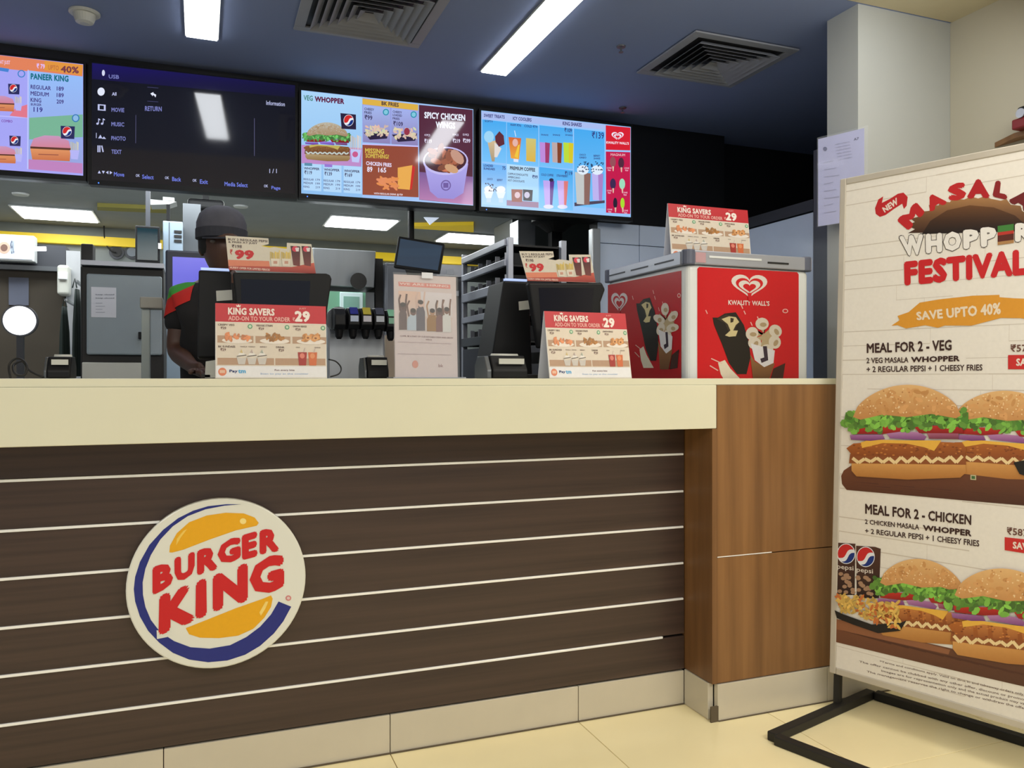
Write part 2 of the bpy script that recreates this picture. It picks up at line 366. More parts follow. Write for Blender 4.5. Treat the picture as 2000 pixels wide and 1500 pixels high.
for ch, q in (('B', ((292,628),(438,583),(445,760),(292,835))), ('U', ((452,562),(602,512),(600,690),(455,748))), ('R', ((618,508),(765,458),(768,642),(618,690))),
              ('G', ((768,450),(938,395),(938,570),(768,622))), ('E', ((945,395),(1060,362),(1060,548),(948,578))), ('R', ((1076,360),(1205,330),(1220,510),(1076,538))),
              ('K', ((342,838),(588,742),(604,1020),(336,1132))), ('I', ((610,738),(686,702),(690,985),(606,1012))), ('N', ((733,690),(990,592),(990,875),(733,958))), ('G', ((1002,590),(1256,515),(1256,790),(1002,850)))):
    P.text(ch, *q, RE_, 5, bold=.075)
P.build('sign_print', sg, PRINT, label='red, yellow and blue printed emblem with red lettering')

# ------------------------------------------------------------------ food drawing for prints
def burger(P, x, y, w, h, z=3, sl=0.0, kind='veg', seed=1, seeds=True, rough=False):
    r = random.Random(seed)
    def T(a, b): return (x + a * w, y + b * h + sl * a * w)
    def poly(pts, c, zz, c2=None): P.poly([T(a, b) for a, b in pts], c, zz, c2)
    # bottom bun
    poly([(.04, .80), (.5, .83), (.97, .82), (.98, .93), (.93, .985), (.5, 1.0), (.08, .96), (.04, .9)], (226, 168, 96), z, (178, 116, 52))
    poly([(.03, .72), (.97, .72), (.98, .85), (.02, .82)], (150, 84, 40), z + 1)
    # patty
    poly([(.0, .66), (.06, .61), (.3, .59), (.7, .6), (.95, .62), (.985, .69), (.95, .77), (.5, .76), (.05, .74)], (186, 106, 42), z + 2, (138, 72, 28))
    if kind == 'chicken':
        for k in range(7):
            a = .12 + k * .125; poly([(a, .61), (a + .09, .60), (a + .10, .74), (a + .015, .75)], (206, 132, 66), z + 3, (160, 90, 40))
    if not rough:
        for k in range(60):
            a, b = r.uniform(.04, .94), r.uniform(.62, .74); q = T(a, b); P.ell(q[0], q[1], w * .012, h * .008, (206, 130, 60) if r.random() < .5 else (130, 68, 28), z + 4, 5)
    # mayonnaise zigzag
    zz = []
    for k in range(19):
        zz.append(T(.05 + k * .05, .765 + (.05 if k % 2 else 0) + r.uniform(-.01, .01)))
    P.line(zz, h * .035, (244, 216, 160), z + 5)
    # cheese
    poly([(.12, .60), (.2, .57), (.5, .585), (.78, .59), (.72, .70), (.64, .66), (.5, .62), (.3, .61), (.13, .66)], (240, 184, 72), z + 6)
    # onion, tomato
    poly([(.03, .52), (.3, .52), (.32, .57), (.2, .585), (.04, .57)], (176, 118, 170), z + 7, (120, 60, 120))
    poly([(.32, .49), (.6, .50), (.66, .55), (.64, .585), (.36, .56)], (196, 140, 186), z + 7, (130, 70, 130))
    poly([(.66, .50), (.92, .52), (.92, .58), (.68, .57)], (186, 110, 140), z + 7, (120, 50, 70))
    poly([(.05, .44), (.45, .42), (.46, .49), (.3, .515), (.06, .51)], (206, 52, 36), z + 8, (150, 26, 20))
    poly([(.55, .43), (.95, .44), (.96, .52), (.6, .51)], (196, 46, 34), z + 8, (140, 24, 20))
    # lettuce
    poly([(.0, .28), (.2, .25), (.5, .28), (.8, .25), (1.0, .3), (1.0, .42), (.88, .46), (.7, .42), (.5, .46), (.3, .41), (.1, .46), (-.02, .40)], (84, 140, 50), z + 9)
    if not rough:
        for k in range(150):
            a = r.uniform(-.02, 1.0); b = r.uniform(.27, .47) + (.02 * math.sin(a * 30)); q = T(a, b); g = r.uniform(.55, 1.25)
            P.ell(q[0], q[1], w * r.uniform(.014, .045), h * r.uniform(.015, .042), (120 * g, 176 * g, 70 * g), z + 10 + k % 3, 7, r.uniform(0, 180))
    else:
        for k in range(26):
            a = r.uniform(0, 1); q = T(a, r.uniform(.28, .46)); g = r.uniform(.6, 1.2); P.ell(q[0], q[1], w * .05, h * .04, (100 * g, 165 * g, 80 * g), z + 10 + k % 3, 7)
    # crown bun
    dome = [(.06 + .88 * t, .33 - .33 * math.sin(math.pi * min(1, max(0, t))) ** .55) for t in [k / 24 for k in range(25)]]
    poly(dome + [(.9, .36), (.7, .31), (.5, .34), (.3, .31), (.12, .36)], (236, 190, 128), z + 13, (204, 142, 82))
    if not rough:
        for k in range(40):
            a = r.uniform(.14, .86); t = (a - .06) / .88; tp = .33 - .33 * math.sin(math.pi * t) ** .55; q = T(a, r.uniform(tp + .05, .29)); g = r.uniform(-14, 14)
            P.ell(q[0], q[1], w * .035, h * .022, (218 + g, 160 + g, 98 + g), z + 14, 8, r.uniform(0, 180))
    if seeds:
        for k in range(80 if not rough else 16):
            a = r.uniform(.1, .9); t = (a - .06) / .88; tp = .33 - .33 * math.sin(math.pi * t) ** .55
            b = r.uniform(tp + .015, .3); q = T(a, b)
            P.ell(q[0], q[1], w * .007, h * .008, (246, 214, 164) if r.random() < .7 else (196, 132, 76), z + 15, 6, r.uniform(0, 180))
def pepsi_badge(P, cx, cy, rx, ry, z, rot=-30):
    P.ell(cx, cy, rx * 1.08, ry * 1.08, (235, 238, 245), z, 24)
    def arc(a0, a1, bow, c):
        pts = []
        for k in range(13):
            a = math.radians(a0 + (a1 - a0) * k / 12); pts.append((math.cos(a), math.sin(a)))
        x0, y0 = pts[-1]; x1, y1 = pts[0]
        for k in range(1, 9):
            t = k / 9; pts.append((x0 + (x1 - x0) * t, y0 + (y1 - y0) * t + bow * math.sin(2 * math.pi * t)))
        R = math.radians(rot); P.poly([(cx + rx * (a * math.cos(R) - b * math.sin(R)), cy + ry * (a * math.sin(R) + b * math.cos(R))) for a, b in pts], c, z + 1)
    arc(185, 365, -.22, (206, 40, 40)); arc(25, 155, .18, (20, 50, 130))
def fries(P, x, y, w, h, z, n=14, c=(240, 205, 110), seed=3):
    r = random.Random(seed)
    for k in range(n):
        a = x + w * (k + .5) / n + r.uniform(-.02, .02) * w; t = y + r.uniform(0, .3) * h; g = r.uniform(.85, 1.05)
        P.poly([(a - w * .045, t), (a + w * .045, t + h * .02), (a + w * .03, y + h), (a - w * .03, y + h)], tuple(v * g for v in c), z + k % 3)
def heart(P, cx, cy, w, h, c, z, bg):
    def hp(s, dy=0):
        pts = []
        for k in range(40):
            t = 2 * math.pi * k / 40; x = 16 * math.sin(t) ** 3; yy = 13 * math.cos(t) - 5 * math.cos(2 * t) - 2 * math.cos(3 * t) - math.cos(4 * t)
            pts.append((cx + x / 16 * w / 2 * s, cy + dy - (yy + 2.5) / 14.5 * h / 2 * s))
        return pts
    for i, s in enumerate((1, .76, .6, .36)): P.poly(hp(s, h * .02 * i), c if i % 2 == 0 else bg, z + i)
    P.poly([(cx - w * .06, cy + h * .25), (cx + w * .06, cy + h * .25), (cx + w * .03, cy + h * .62), (cx - w * .03, cy + h * .62)], bg, z + 4)

# ------------------------------------------------------------------ wall screens
dl = math.radians(2.3); tvex = Vector((math.cos(dl), -math.sin(dl), 0)); tvO = Vector((.481, 4.225, EYE))
tvp = Plane(tvO, tvex, (0, 0, 1))
def screen(name, q, label, group, hrange=None, wleft=None):
    """q = crop pixel corners TL,TR,BR,BL in photo pixels"""
    h = [tvp.hit(*p) for p in q]
    s0 = (h[0][0] + h[3][0]) / 2; s1 = (h[1][0] + h[2][0]) / 2; t1 = (h[0][1] + h[1][1]) / 2; t0 = (h[2][1] + h[3][1]) / 2
    if wleft: s0 = s1 - wleft
    pl = Plane(tvp.w(0, 0), tvex, (0, 0, 1))
    root = thing(name, tvp.w((s0 + s1) / 2, t0 - .02, -.03), label, 'screen', group)
    o = tvp.w(s0 - .012, t0 - .024, -.002)
    n = -tvp.n
    mk('casing', MB().obox(o, tvex * (s1 - s0 + .024), n * .055, Vector((0, 0, t1 - t0 + .036))), m_black, root, bevel=.004)
    bz = MB()
    for a0, a1, b0, b1 in ((s0 - .012, s0, t0 - .024, t1 + .012), (s1, s1 + .012, t0 - .024, t1 + .012), (s0, s1, t0 - .024, t0), (s0, s1, t1, t1 + .012)):
        bz.obox(tvp.w(a0, b0, -.002), tvex * (a1 - a0), tvp.n * .006, Vector((0, 0, b1 - b0)))
    mk('bezel', bz, m_black, root)
    ld = MB().lathe(tvp.w(s0 + .03, t0 - .014, .004), [(.003, 0), (.003, .001)], 8, 'y')
    mk('power_light', ld, mat('blue_led', (60, 120, 255), .4, emit=2), root)
    mk('wall_bracket', MB().obox(tvp.w((s0 + s1) / 2 - .15, (t0 + t1) / 2 - .1, -.055), tvex * .3, n * .03, Vector((0, 0, .2))), m_mblack, root)
    return root, [(s0, t1), (s1, t1), (s1, t0), (s0, t0)]
SG = None
# screen 3: whopper menu
r3, R3 = screen('menu_screen', [(588,174),(925,215.5),(923.4,403),(588.6,376.6)], 'lit menu screen with a burger, fries and a bucket of chicken wings', SG)
P = Paint(tvp, [(95,75),(1868,292),(1860,1280),(98,1140)], R3); P.LZ = .00012
LB = (150, 205, 245); DKT = (52, 40, 84)
P.poly([(95,75),(1868,292),(1860,1280),(98,1140)], (160, 196, 245), 0)
P.poly([(98,80),(725,158),(725,1190),(100,1142)], (170, 212, 248), 1, (140, 190, 240))
P.poly([(100,640),(725,680),(715,870),(100,830)], (190, 140, 200), 2)
P.tx('VEG', 120, 125, 95, 55, (70, 130, 120), 6, .1, .03); P.tx('WHOPPER', 235, 138, 305, 58, (96, 20, 60), 6, .1, .06)
P.tint = lambda c: (c[0] * .8, c[1] * .95, min(255, c[2] * 1.25))
burger(P, 120, 405, 490, 400, 5, .03, seed=5)
P.tint = None
P.poly([(500,318),(660,335),(662,490),(512,480)], (40, 30, 60), 20); pepsi_badge(P, 585, 395, 48, 55, 21)
P.poly([(605,690),(715,700),(690,830),(620,822)], (190, 200, 245), 26); fries(P, 600, 520, 115, 175, 23, 7, (225, 205, 190)); P.ell(652, 745, 30, 30, (200, 90, 140), 27)
for k, (nm, pr) in enumerate((('WHOPPER', '119'), ('WHOPPER', '139'), ('WHOPPER', '169'))):
    x = 120 + k * 207; sl = .07; y0 = 830 + k * 15
    P.poly([(x, y0), (x + 185, y0 + 14), (x + 185, y0 + 290), (x, y0 + 275)], (178, 216, 250), 3)
    if k < 2: P.poly([(x + 10, y0 - 5), (x + 90, y0), (x + 90, y0 + 30), (x + 10, y0 + 25)], (90, 140, 170) if k == 0 else (150, 120, 210), 4)
    P.tx(nm, x + 5, y0 + 38, 160, 26, DKT, 6, sl, .03); P.tx('₹' + pr, x + 10, y0 + 72, 78, 40, DKT, 6, sl, .02)
    for j, (a, b) in enumerate((('REGULAR', '179'), ('MEDIUM', '199'), ('KING', '219'))):
        P.tx(a, x + 2, y0 + 152 + j * 38, (105, 95, 60)[j], 22, (70, 70, 120), 6, sl, .015); P.tx(b, x + 125, y0 + 160 + j * 38, 45, 22, (70, 70, 120), 6, sl, .01)
P.poly([(728,160),(1303,238),(1303,660),(728,620)], (150, 160, 225), 1)
P.poly([(728,168),(1303,238),(1303,300),(728,228)], (222, 178, 70), 2); P.tx('BK FRIES', 925, 198, 178, 42, (70, 50, 60), 6, .12, .04)
P.poly([(735,235),(1012,268),(1012,640),(735,618)], (165, 185, 240), 2, (140, 130, 180)); P.poly([(1028,270),(1298,305),(1298,660),(1028,642)], (165, 180, 240), 2, (140, 130, 180))
P.tx('CHEESY', 748, 262, 100, 26, DKT, 6, .12); P.tx('FRIES', 748, 298, 75, 26, DKT, 6, .12); P.tx('₹99', 750, 335, 80, 50, DKT, 6, .12)
P.tx('CHEESY', 1040, 295, 95, 24, DKT, 6, .12); P.tx('LOADED', 1040, 328, 95, 24, DKT, 6, .12); P.tx('FRIES', 1040, 364, 70, 24, DKT, 6, .12); P.tx('₹109', 1045, 402, 100, 48, DKT, 6, .12)
for cx, cy in ((970, 312), (1256, 340)): P.ell(cx, cy, 32, 34, (30, 140, 170), 4); P.ell(cx, cy, 22, 24, (130, 200, 220), 5)
for bx, by, s in ((745, 470, 1), (1035, 495, 2)):
    P.poly([(bx - 5, by + 50), (bx + 255, by + 40), (bx + 235, by + 115), (bx + 60, by + 125)], (40, 28, 60), 5)
    r = random.Random(s)
    for k in range(40): P.ell(bx + 25 + r.uniform(0, 215), by + r.uniform(-10, 85), 24, 11, (230 - r.uniform(0, 30), 215 - r.uniform(0, 40), 170), 6 + k % 4, 7, r.uniform(0, 180))
    if s == 2: P.ell(bx + 150, by + 20, 30, 38, (150, 50, 70), 11)
P.poly([(728,645),(1300,668),(1303,1190),(728,1158)], (146, 72, 52), 2); P.line([(728,640),(1303,668)], 12, (200, 190, 250), 3)
P.tx('MISSING', 755, 680, 195, 52, (214, 190, 80), 6, .06, .03); P.tx('SOMETHING?', 760, 735, 240, 45, (214, 190, 80), 6, .06, .03)
P.tx('CHICKEN FRIES', 765, 815, 262, 40, (235, 225, 250), 6, .09, .03); P.tx('89', 775, 870, 55, 55, (240, 235, 255), 6, .05); P.tx('165', 890, 880, 82, 50, (240, 235, 255), 6, .05)
P.poly([(1090,885),(1240,860),(1212,1112),(1090,1100)], (232, 170, 80), 4); P.poly([(1240,860),(1268,880),(1235,1105),(1212,1112)], (200, 40, 40), 4)
r = random.Random(4)
for k in range(26): P.ell(900 + r.uniform(0, 180), 1010 + r.uniform(-20, 80), 42, 15, (226, 140, 70 + r.uniform(0, 30)), 5 + k % 3, 8, r.uniform(-30, 60))
P.tx('WITH REGULAR DRINK @ ₹39', 845, 1135, 295, 24, (240, 230, 240), 6, .06, .02)
P.poly([(1310,240),(1862,298),(1858,1272),(1310,1215)], (84, 38, 58), 2); P.poly([(1312,930),(1860,985),(1858,1272),(1312,1212)], (120, 88, 150), 3, (190, 130, 180))
P.tx('SPICY CHICKEN', 1365, 312, 420, 68, (236, 240, 255), 6, .08, .045); P.tx('WINGS', 1482, 412, 200, 66, (236, 240, 255), 6, .08, .045)
for x, a, b in ((1365, '4 PCS', '₹119'), (1655, '9 PCS', '₹219'), (1760, '13 PCS', '₹299')):
    P.tx(a, x, 540, 60, 22, (230, 225, 250), 6, .08); P.tx(b, x, 590, 75, 42, (230, 225, 250), 6, .08)
P.poly([(1362,850),(1812,850),(1760,1150),(1660,1210),(1500,1200),(1420,1130)], (176, 168, 236), 6, (150, 140, 215))
P.ell(1580, 820, 232, 145, (196, 188, 240), 7, 30); P.ell(1580, 815, 215, 125, (70, 34, 44), 8, 30)
r = random.Random(9)
for k in range(34):
    a = r.uniform(0, 6.28); rr = r.uniform(0, 1) ** .5; g = r.uniform(.7, 1.3)
    P.ell(1580 + 180 * rr * math.cos(a), 790 + 110 * rr * math.sin(a), 55, 30, (158 * g, 92 * g, 66 * g), 9 + k % 5, 9, r.uniform(0, 180))
P.ell(1700, 780, 90, 50, (196, 150, 130), 15, 12, 50); P.ell(1640, 900, 75, 40, (206, 160, 120), 15, 12, 25)
P.ell(1582, 1070, 52, 55, (110, 90, 160), 9, 20); P.ell(1582, 1070, 40, 43, (160, 150, 222), 10, 20); P.rect(1555, 1045, 1608, 1095, (110, 90, 160), 11)
P.build('display', r3, SCREEN)
# screen 4: drinks menu
r4, R4 = screen('menu_screen', [(939,217),(1232.5,246.8),(1231.5,422.7),(940,405.7)], 'lit blue drinks menu screen with red ice cream column, furthest right', SG)
P = Paint(tvp, [(112,100),(1838,275),(1832,1310),(118,1210)], R4); P.LZ = .00012
P.poly([(112,100),(1838,275),(1832,1310),(118,1210)], (150, 200, 252), 0); P.poly([(118,108),(1545,252),(1545,310),(118,200)], (170, 190, 240), 1)
D2 = (50, 40, 110)
def cell(a, b, c, d, c1=(70, 170, 240), c2=(120, 195, 250)): P.poly([(a, b), (c, b + (c - a) * .1), (c, d + (c - a) * .07), (a, d)], c1, 2, c2)
cell(128, 205, 405, 690); cell(412, 235, 775, 715); cell(785, 265, 1172, 740); cell(1185, 300, 1535, 1190); cell(130, 710, 405, 1180, (110, 180, 245), (170, 210, 250)); cell(412, 715, 775, 1190, (185, 225, 252), (150, 205, 250)); cell(785, 745, 1172, 1215)
P.tx('SWEET TREATS', 145, 138, 240, 38, D2, 6, .08, .03); P.tx('SOFTY', 155, 210, 95, 24, D2, 6, .08); P.tx('ICY COOLERS', 480, 168, 215, 40, D2, 6, .08, .03); P.tx('KING SHAKES', 1055, 218, 218, 44, D2, 6, .08, .03)
P.tx('AAM ₹70', 450, 248, 125, 26, D2, 6, .1); P.tx('COLD ₹79', 612, 258, 150, 30, D2, 6, .08); P.tx('₹109', 1075, 290, 85, 52, D2, 6, .06); P.tx('₹139', 1390, 330, 138, 78, D2, 6, .06, .01)
P.poly([(190,470),(300,440),(270,690),(240,690)], (214, 190, 150), 4, (170, 150, 120)); P.ell(205, 405, 58, 68, (160, 214, 245), 5); P.poly([(270,470),(350,540),(300,640),(268,640)], (226, 220, 216), 5); P.poly([(275,400),(325,340),(375,390),(385,490),(320,520),(280,460)], (96, 40, 50), 6)
P.poly([(430,405),(578,418),(552,665),(458,650)], (210, 100, 50), 4, (240, 170, 60)); P.ell(508, 470, 32, 45, (230, 180, 170), 5); P.poly([(540,500),(560,490),(540,650),(500,630)], (240, 200, 60), 5); P.poly([(490,655),(545,660),(545,695),(490,690)], (225, 230, 250), 5)
P.poly([(632,415),(748,425),(742,690),(636,680)], (206, 196, 120), 4, (220, 180, 70)); P.line([(500,330),(515,400)], 8, (220, 235, 255), 5)
for x, c, d in ((790, (190, 140, 220), (160, 60, 110)), (930, (190, 170, 170), (130, 66, 40)), (1062, (190, 220, 60), (216, 200, 40))):
    P.poly([(x, 460), (x + 118, 470), (x + 108, 700), (x + 8, 690)], c, 4); P.poly([(x + 62, 462), (x + 118, 470), (x + 108, 700), (x + 66, 698)], d, 5)
for x in (805, 940, 1085): P.tx('SHAKE', x, 365, 85, 18, D2, 6, .06)
P.tx('LOADED', 145, 722, 110, 26, D2, 6, .06, .03); P.tx('SUNDAES', 145, 758, 130, 26, D2, 6, .06, .03); P.tx('75', 360, 745, 38, 40, D2, 6)
for x in (150, 290): P.poly([(x, 1035), (x + 110, 1035), (x + 85, 1110), (x + 25, 1110)], (225, 235, 252), 4); P.ell(x + 55, 1010, 52, 40, (235, 240, 252), 5); P.rect(x + 30, 1110, x + 80, 1160, (190, 215, 250), 4)
r = random.Random(2)
for k in range(22): P.ell(165 + r.uniform(0, 130), 960 + r.uniform(-20, 70), 8, 7, (50, 50, 80), 7, 6)
P.tx('CHOCO', 185, 880, 65, 24, D2, 6); P.tx('BERRY', 300, 890, 65, 24, D2, 6)
P.tx('PREMIUM COFFEE', 448, 740, 290, 42, (60, 50, 60), 6, .07, .04)
for j, t in enumerate(('CAPPUCCINO/LATTE', 'AMERICANO', 'HOT CHOCOLATE')): P.tx(t, 425, 815 + j * 38, (230, 140, 190)[j], 24, (70, 60, 90), 6, .07)
P.tx('₹99', 705, 838, 62, 42, D2, 6, .05)
P.poly([(412,1130),(778,1150),(778,1215),(412,1192)], (150, 116, 150), 4); P.poly([(465,1005),(595,1008),(590,1152),(470,1148)], (150, 84, 70), 5); P.poly([(598,1005),(712,1012),(704,1140),(602,1134)], (24, 22, 40), 5); P.ell(535, 1072, 32, 36, (220, 190, 200), 6); P.ell(645, 1070, 32, 36, (200, 195, 220), 6)
P.tx('COLD COFFEE', 808, 820, 140, 26, D2, 6, .06); P.tx('STRAWBERRY', 985, 830, 130, 26, D2, 6, .06); P.tx('₹119', 1080, 790, 85, 45, D2, 6, .05)
for x, c, d in ((830, (190, 165, 240), (90, 40, 140)), (990, (200, 170, 235), (220, 120, 120))):
    P.poly([(x, 900), (x + 128, 905), (x + 105, 1185), (x + 22, 1185)], c, 4); P.poly([(x + 78, 905), (x + 128, 905), (x + 105, 1185), (x + 80, 1185)], d, 5); P.ell(x + 62, 1200, 58, 24, (220, 220, 250), 5)
P.ell(925, 895, 26, 20, (40, 30, 70), 6)
P.tx('CHOCO', 1245, 590, 75, 22, D2, 6); P.tx('OREO', 1245, 622, 80, 22, D2, 6); P.tx('BERRY', 1410, 600, 75, 22, D2, 6); P.tx('SHAKE', 1410, 630, 75, 22, D2, 6)
P.poly([(1195,800),(1375,815),(1360,1175),(1215,1165)], (196, 200, 200), 4); P.poly([(1300,805),(1375,815),(1360,1175),(1300,1170)], (140, 104, 96), 5); P.poly([(1388,810),(1520,818),(1505,1125),(1400,1118)], (190, 180, 240), 4); P.poly([(1460,812),(1520,818),(1505,1125),(1470,1120)], (170, 130, 200), 5)
for cx in (1285, 1450):
    P.ell(cx, 775, 68, 55, (225, 238, 252), 6)
    for k in range(26): P.ell(cx + r.uniform(-70, 70), 745 + r.uniform(-70, 60), 9, 7, (36, 46, 80), 8, 5)
P.poly([(1188,1150),(1535,1120),(1535,1150),(1190,1192)], (80, 70, 90), 3)
P.poly([(1550,258),(1834,282),(1830,545),(1550,540)], (214, 30, 48), 3); P.poly([(1550,560),(1830,565),(1826,1272),(1550,1260)], (196, 26, 76), 3)
heart(P, 1686, 385, 140, 100, (240, 230, 245), 5, (214, 30, 48)); P.tx("KWALITY WALL'S", 1556, 440, 258, 30, (245, 235, 245), 6, .04, .03)
P.tx('MAGNUM', 1605, 580, 165, 30, (230, 180, 190), 6, .02)
for x, y, c in ((1630, 680, (150, 80, 90)), (1725, 690, (80, 40, 60)), (1630, 930, (60, 40, 80)), (1735, 930, (160, 220, 190)), (1655, 1150, (40, 30, 50)), (1738, 1150, (170, 220, 50))):
    P.ell(x, y, 34 if y < 1100 else 24, 62, c, 5); P.poly([(x - 8, y + 50), (x + 12, y + 50), (x + 8, y + 105), (x - 2, y + 105)], (226, 190, 170), 5)
for x, y in ((1560, 740), (1760, 740), (1560, 1000), (1740, 1020), (1565, 1215), (1745, 1225)): P.tx('CONE', x, y, 55, 18, (240, 190, 215), 6); P.tx('₹60', x + 10, y + 26, 35, 18, (240, 190, 215), 6)
P.build('display', r4, SCREEN)
# screen 2: dark media list
r2, R2 = screen('media_screen', [(178,121),(577,166),(576.5,378),(180,352)], 'dark screen showing a media file list, between two lit menus', SG)
P = Paint(tvp, [(593,103),(1923,253),(1922,960),(600,873)], R2); P.LZ = .00012
P.poly([(593,103),(1923,253),(1922,960),(600,873)], (12, 13, 24), 0); P.poly([(596,110),(1921,256),(1920,335),(596,215)], (24, 14, 92), 1, (14, 13, 40))
WT = (190, 196, 235); WT2 = (120, 125, 190)
P.ell(671, 175, 10, 20, (210, 215, 240), 3); P.tx('USB', 706, 185, 68, 26, WT2, 3, .06)
P.ell(657, 298, 24, 27, (226, 232, 250), 3); P.tx('All', 728, 302, 30, 22, WT, 3)
P.poly([(636,380),(688,384),(688,424),(636,420)], WT, 3); P.poly([(648,388),(676,390),(676,416),(648,414)], (12, 13, 24), 4)
P.tx('MOVIE', 726, 402, 84, 28, WT2, 3, .04, .03)
for x in (635, 665): P.ell(x, 508, 8, 7, WT, 3); P.line([(x + 7, 508), (x + 7, 474)], 5, WT, 3); P.line([(x + 7, 476), (x + 18, 484)], 6, WT, 3)
P.tx('MUSIC', 726, 496, 84, 28, WT2, 3, .04, .03); P.line([(628,568),(628,602)], 4, WT, 3); P.poly([(640,604),(655,580),(668,604)], WT, 3); P.poly([(664,606),(678,592),(692,608)], WT, 3); P.tx('PHOTO', 726, 588, 95, 28, WT2, 3, .04, .03)
for x in (636, 648): P.poly([(x, 650), (x + 8, 650), (x + 8, 694), (x, 694)], WT, 3)
P.poly([(660,652),(668,650),(678,692),(670,694)], WT, 3); P.tx('TEXT', 728, 676, 66, 28, WT2, 3, .04, .03)
P.poly([(980,310),(1000,300),(1000,308),(1018,318),(1014,336),(1004,322),(996,320),(996,328)], (230, 235, 255), 3)
P.line([(960,268),(1032,274)], 4, (60, 60, 100), 3); P.line([(960,360),(1032,365)], 4, (60, 60, 100), 3)
P.tx('RETURN', 945, 392, 110, 32, WT2, 3, .03, .03); P.tx('Information', 1735, 355, 120, 28, WT, 3, .08, .01); P.line([(886,450),(886,635)], 3, (90, 90, 130), 3); P.line([(1658,470),(1658,715)], 3, (100, 100, 140), 3)
P.tx('1 / 1', 1755, 798, 48, 28, WT, 3)
P.tx('▲ ▼ ◀ ▶', 640, 812, 95, 22, WT, 3, .05)
for t, x, y, wd in (('Move', 745, 822, 68), ('Select', 930, 838, 75), ('Back', 1125, 852, 58), ('Exit', 1305, 868, 52), ('Media Select', 1465, 882, 150), ('Page', 1768, 908, 58)):
    P.tx(t, x, y, wd, 28, (110, 125, 225), 3, .06, .02)
for x, y in ((888, 836), (1078, 850), (1258, 866), (1720, 900)): P.tx('OK', x, y, 26, 18, WT, 3)
P.build('display', r2, SCREEN)
# screen 1: paneer menu, cut by the frame
r1, R1 = screen('menu_screen', [(0,108),(161.5,125),(164,345.5),(0,330)], 'lit menu screen with orange banner and bluish burger pictures, furthest left', SG, wleft=.94)
hl = [tvp.hit(0, 108)[0], tvp.hit(0, 335)[0]]
s0 = sum(hl) / 2; RR = [(s0, R1[0][1]), R1[1], R1[2], (s0, R1[3][1])]
P = Paint(tvp, [(0,48),(865,135),(880,1315),(0,1255)], RR); P.LZ = .00012
P.poly([(-2350,-210),(865,135),(880,1315),(-2350,1100)], (165, 165, 245), 0)
P.poly([(-2300,-190),(862,140),(858,265),(-2300,-30)], (226, 130, 90), 1); P.poly([(460,100),(862,140),(850,250),(460,200)], (226, 150, 60), 2)
P.tx('MASALA WHOPPER FESTIVAL', -900, 0, 800, 70, (240, 220, 220), 3, .1, .03); P.tx('AT JUST', 0, 100, 105, 50, (235, 200, 235), 3, .06); P.tx('₹ 79', 380, 130, 85, 52, (225, 190, 245), 3, .06, .04); P.tx('UPTO', 500, 145, 110, 50, (190, 110, 60), 3, .06); P.tx('40%', 630, 150, 190, 72, (120, 60, 70), 3, .06, .04)
P.poly([(300,205),(862,262),(872,1290),(300,1245)], (150, 190, 250), 2, (150, 160, 220)); P.poly([(305,700),(866,660),(870,900),(305,930)], (120, 180, 150), 3)
P.ell(222, 240, 40, 40, (60, 130, 200), 3); P.ell(222, 240, 29, 29, (165, 165, 245), 4); P.ell(792, 700, 40, 42, (50, 120, 180), 4); P.ell(792, 700, 29, 31, (140, 185, 230), 5)
P.tx('PANEER KING', 318, 232, 395, 66, (20, 110, 130), 6, .06, .05)
for j, (a, b, wd) in enumerate((('REGULAR', '189', 212), ('MEDIUM', '189', 190), ('KING', '209', 112))): P.tx(a, 318, 352 + j * 68, wd, 44, (60, 40, 120), 6, .07, .02); P.tx(b, 590, 368 + j * 68, 75, 44, (60, 40, 120), 6, .05)
P.tx('BURGER', 322, 545, 110, 26, (60, 40, 120), 6, .05); P.tx('119', 350, 585, 95, 52, (50, 40, 130), 6, .05, .02)
P.poly([(300,1140),(870,1180),(872,1290),(300,1245)], (190, 130, 190), 4)
def bluebun(x, y, w, h, z):
    P.poly([(x, y + h * .42), (x + w * .08, y + h * .12), (x + w * .35, y), (x + w * .7, y + h * .02), (x + w * .95, y + h * .2), (x + w, y + h * .48)], (200, 150, 190), z, (210, 130, 150))
    P.poly([(x, y + h * .42), (x + w, y + h * .48), (x + w, y + h * .58), (x, y + h * .5)], (90, 50, 40), z + 1); P.poly([(x, y + h * .5), (x + w, y + h * .56), (x + w * .98, y + h * .98), (x + w * .05, y + h * .92)], (224, 150, 100), z + 1, (200, 110, 70))
    P.line([(x + w * .2, y + h * .72), (x + w * .7, y + h * .74)], h * .04, (160, 90, 70), z + 2)
bluebun(318, 885, 425, 280, 6)
for x, y, s in ((85, 345, .8), (98, 890, .8), (635, 782, 1)):
    P.poly([(x, y), (x + 150 * s, y + 6), (x + 145 * s, y + 140 * s), (x + 5, y + 135 * s)], (40, 40, 90), 10); pepsi_badge(P, x + 68 * s, y + 60 * s, 45 * s, 48 * s, 11); 
for x, y, s in ((155, 460, .8), (160, 1000, .8), (740, 930, 1)):
    fries(P, x, y, 90 * s, 130 * s, 14, 6, (225, 215, 160)); P.poly([(x - 5, y + 110 * s), (x + 95 * s, y + 112 * s), (x + 80 * s, y + 210 * s), (x + 10, y + 205 * s)], (180, 180, 245), 18)
P.line([(292,200),(292,1245)], 12, (190, 200, 255), 5); P.line([(-2300, 560), (290, 700)], 10, (190, 190, 255), 4)
bluebun(-180, 470, 330, 170, 6); bluebun(-180, 1000, 350, 190, 6)
P.tx('COMBO', 15, 720, 115, 28, (120, 60, 160), 6, .05); P.poly([(-40,170),(95,190),(85,225),(-40,205)], (70, 130, 210), 5)
P.poly([(160,600),(285,560),(285,700),(100,680)], (225, 120, 140), 5)
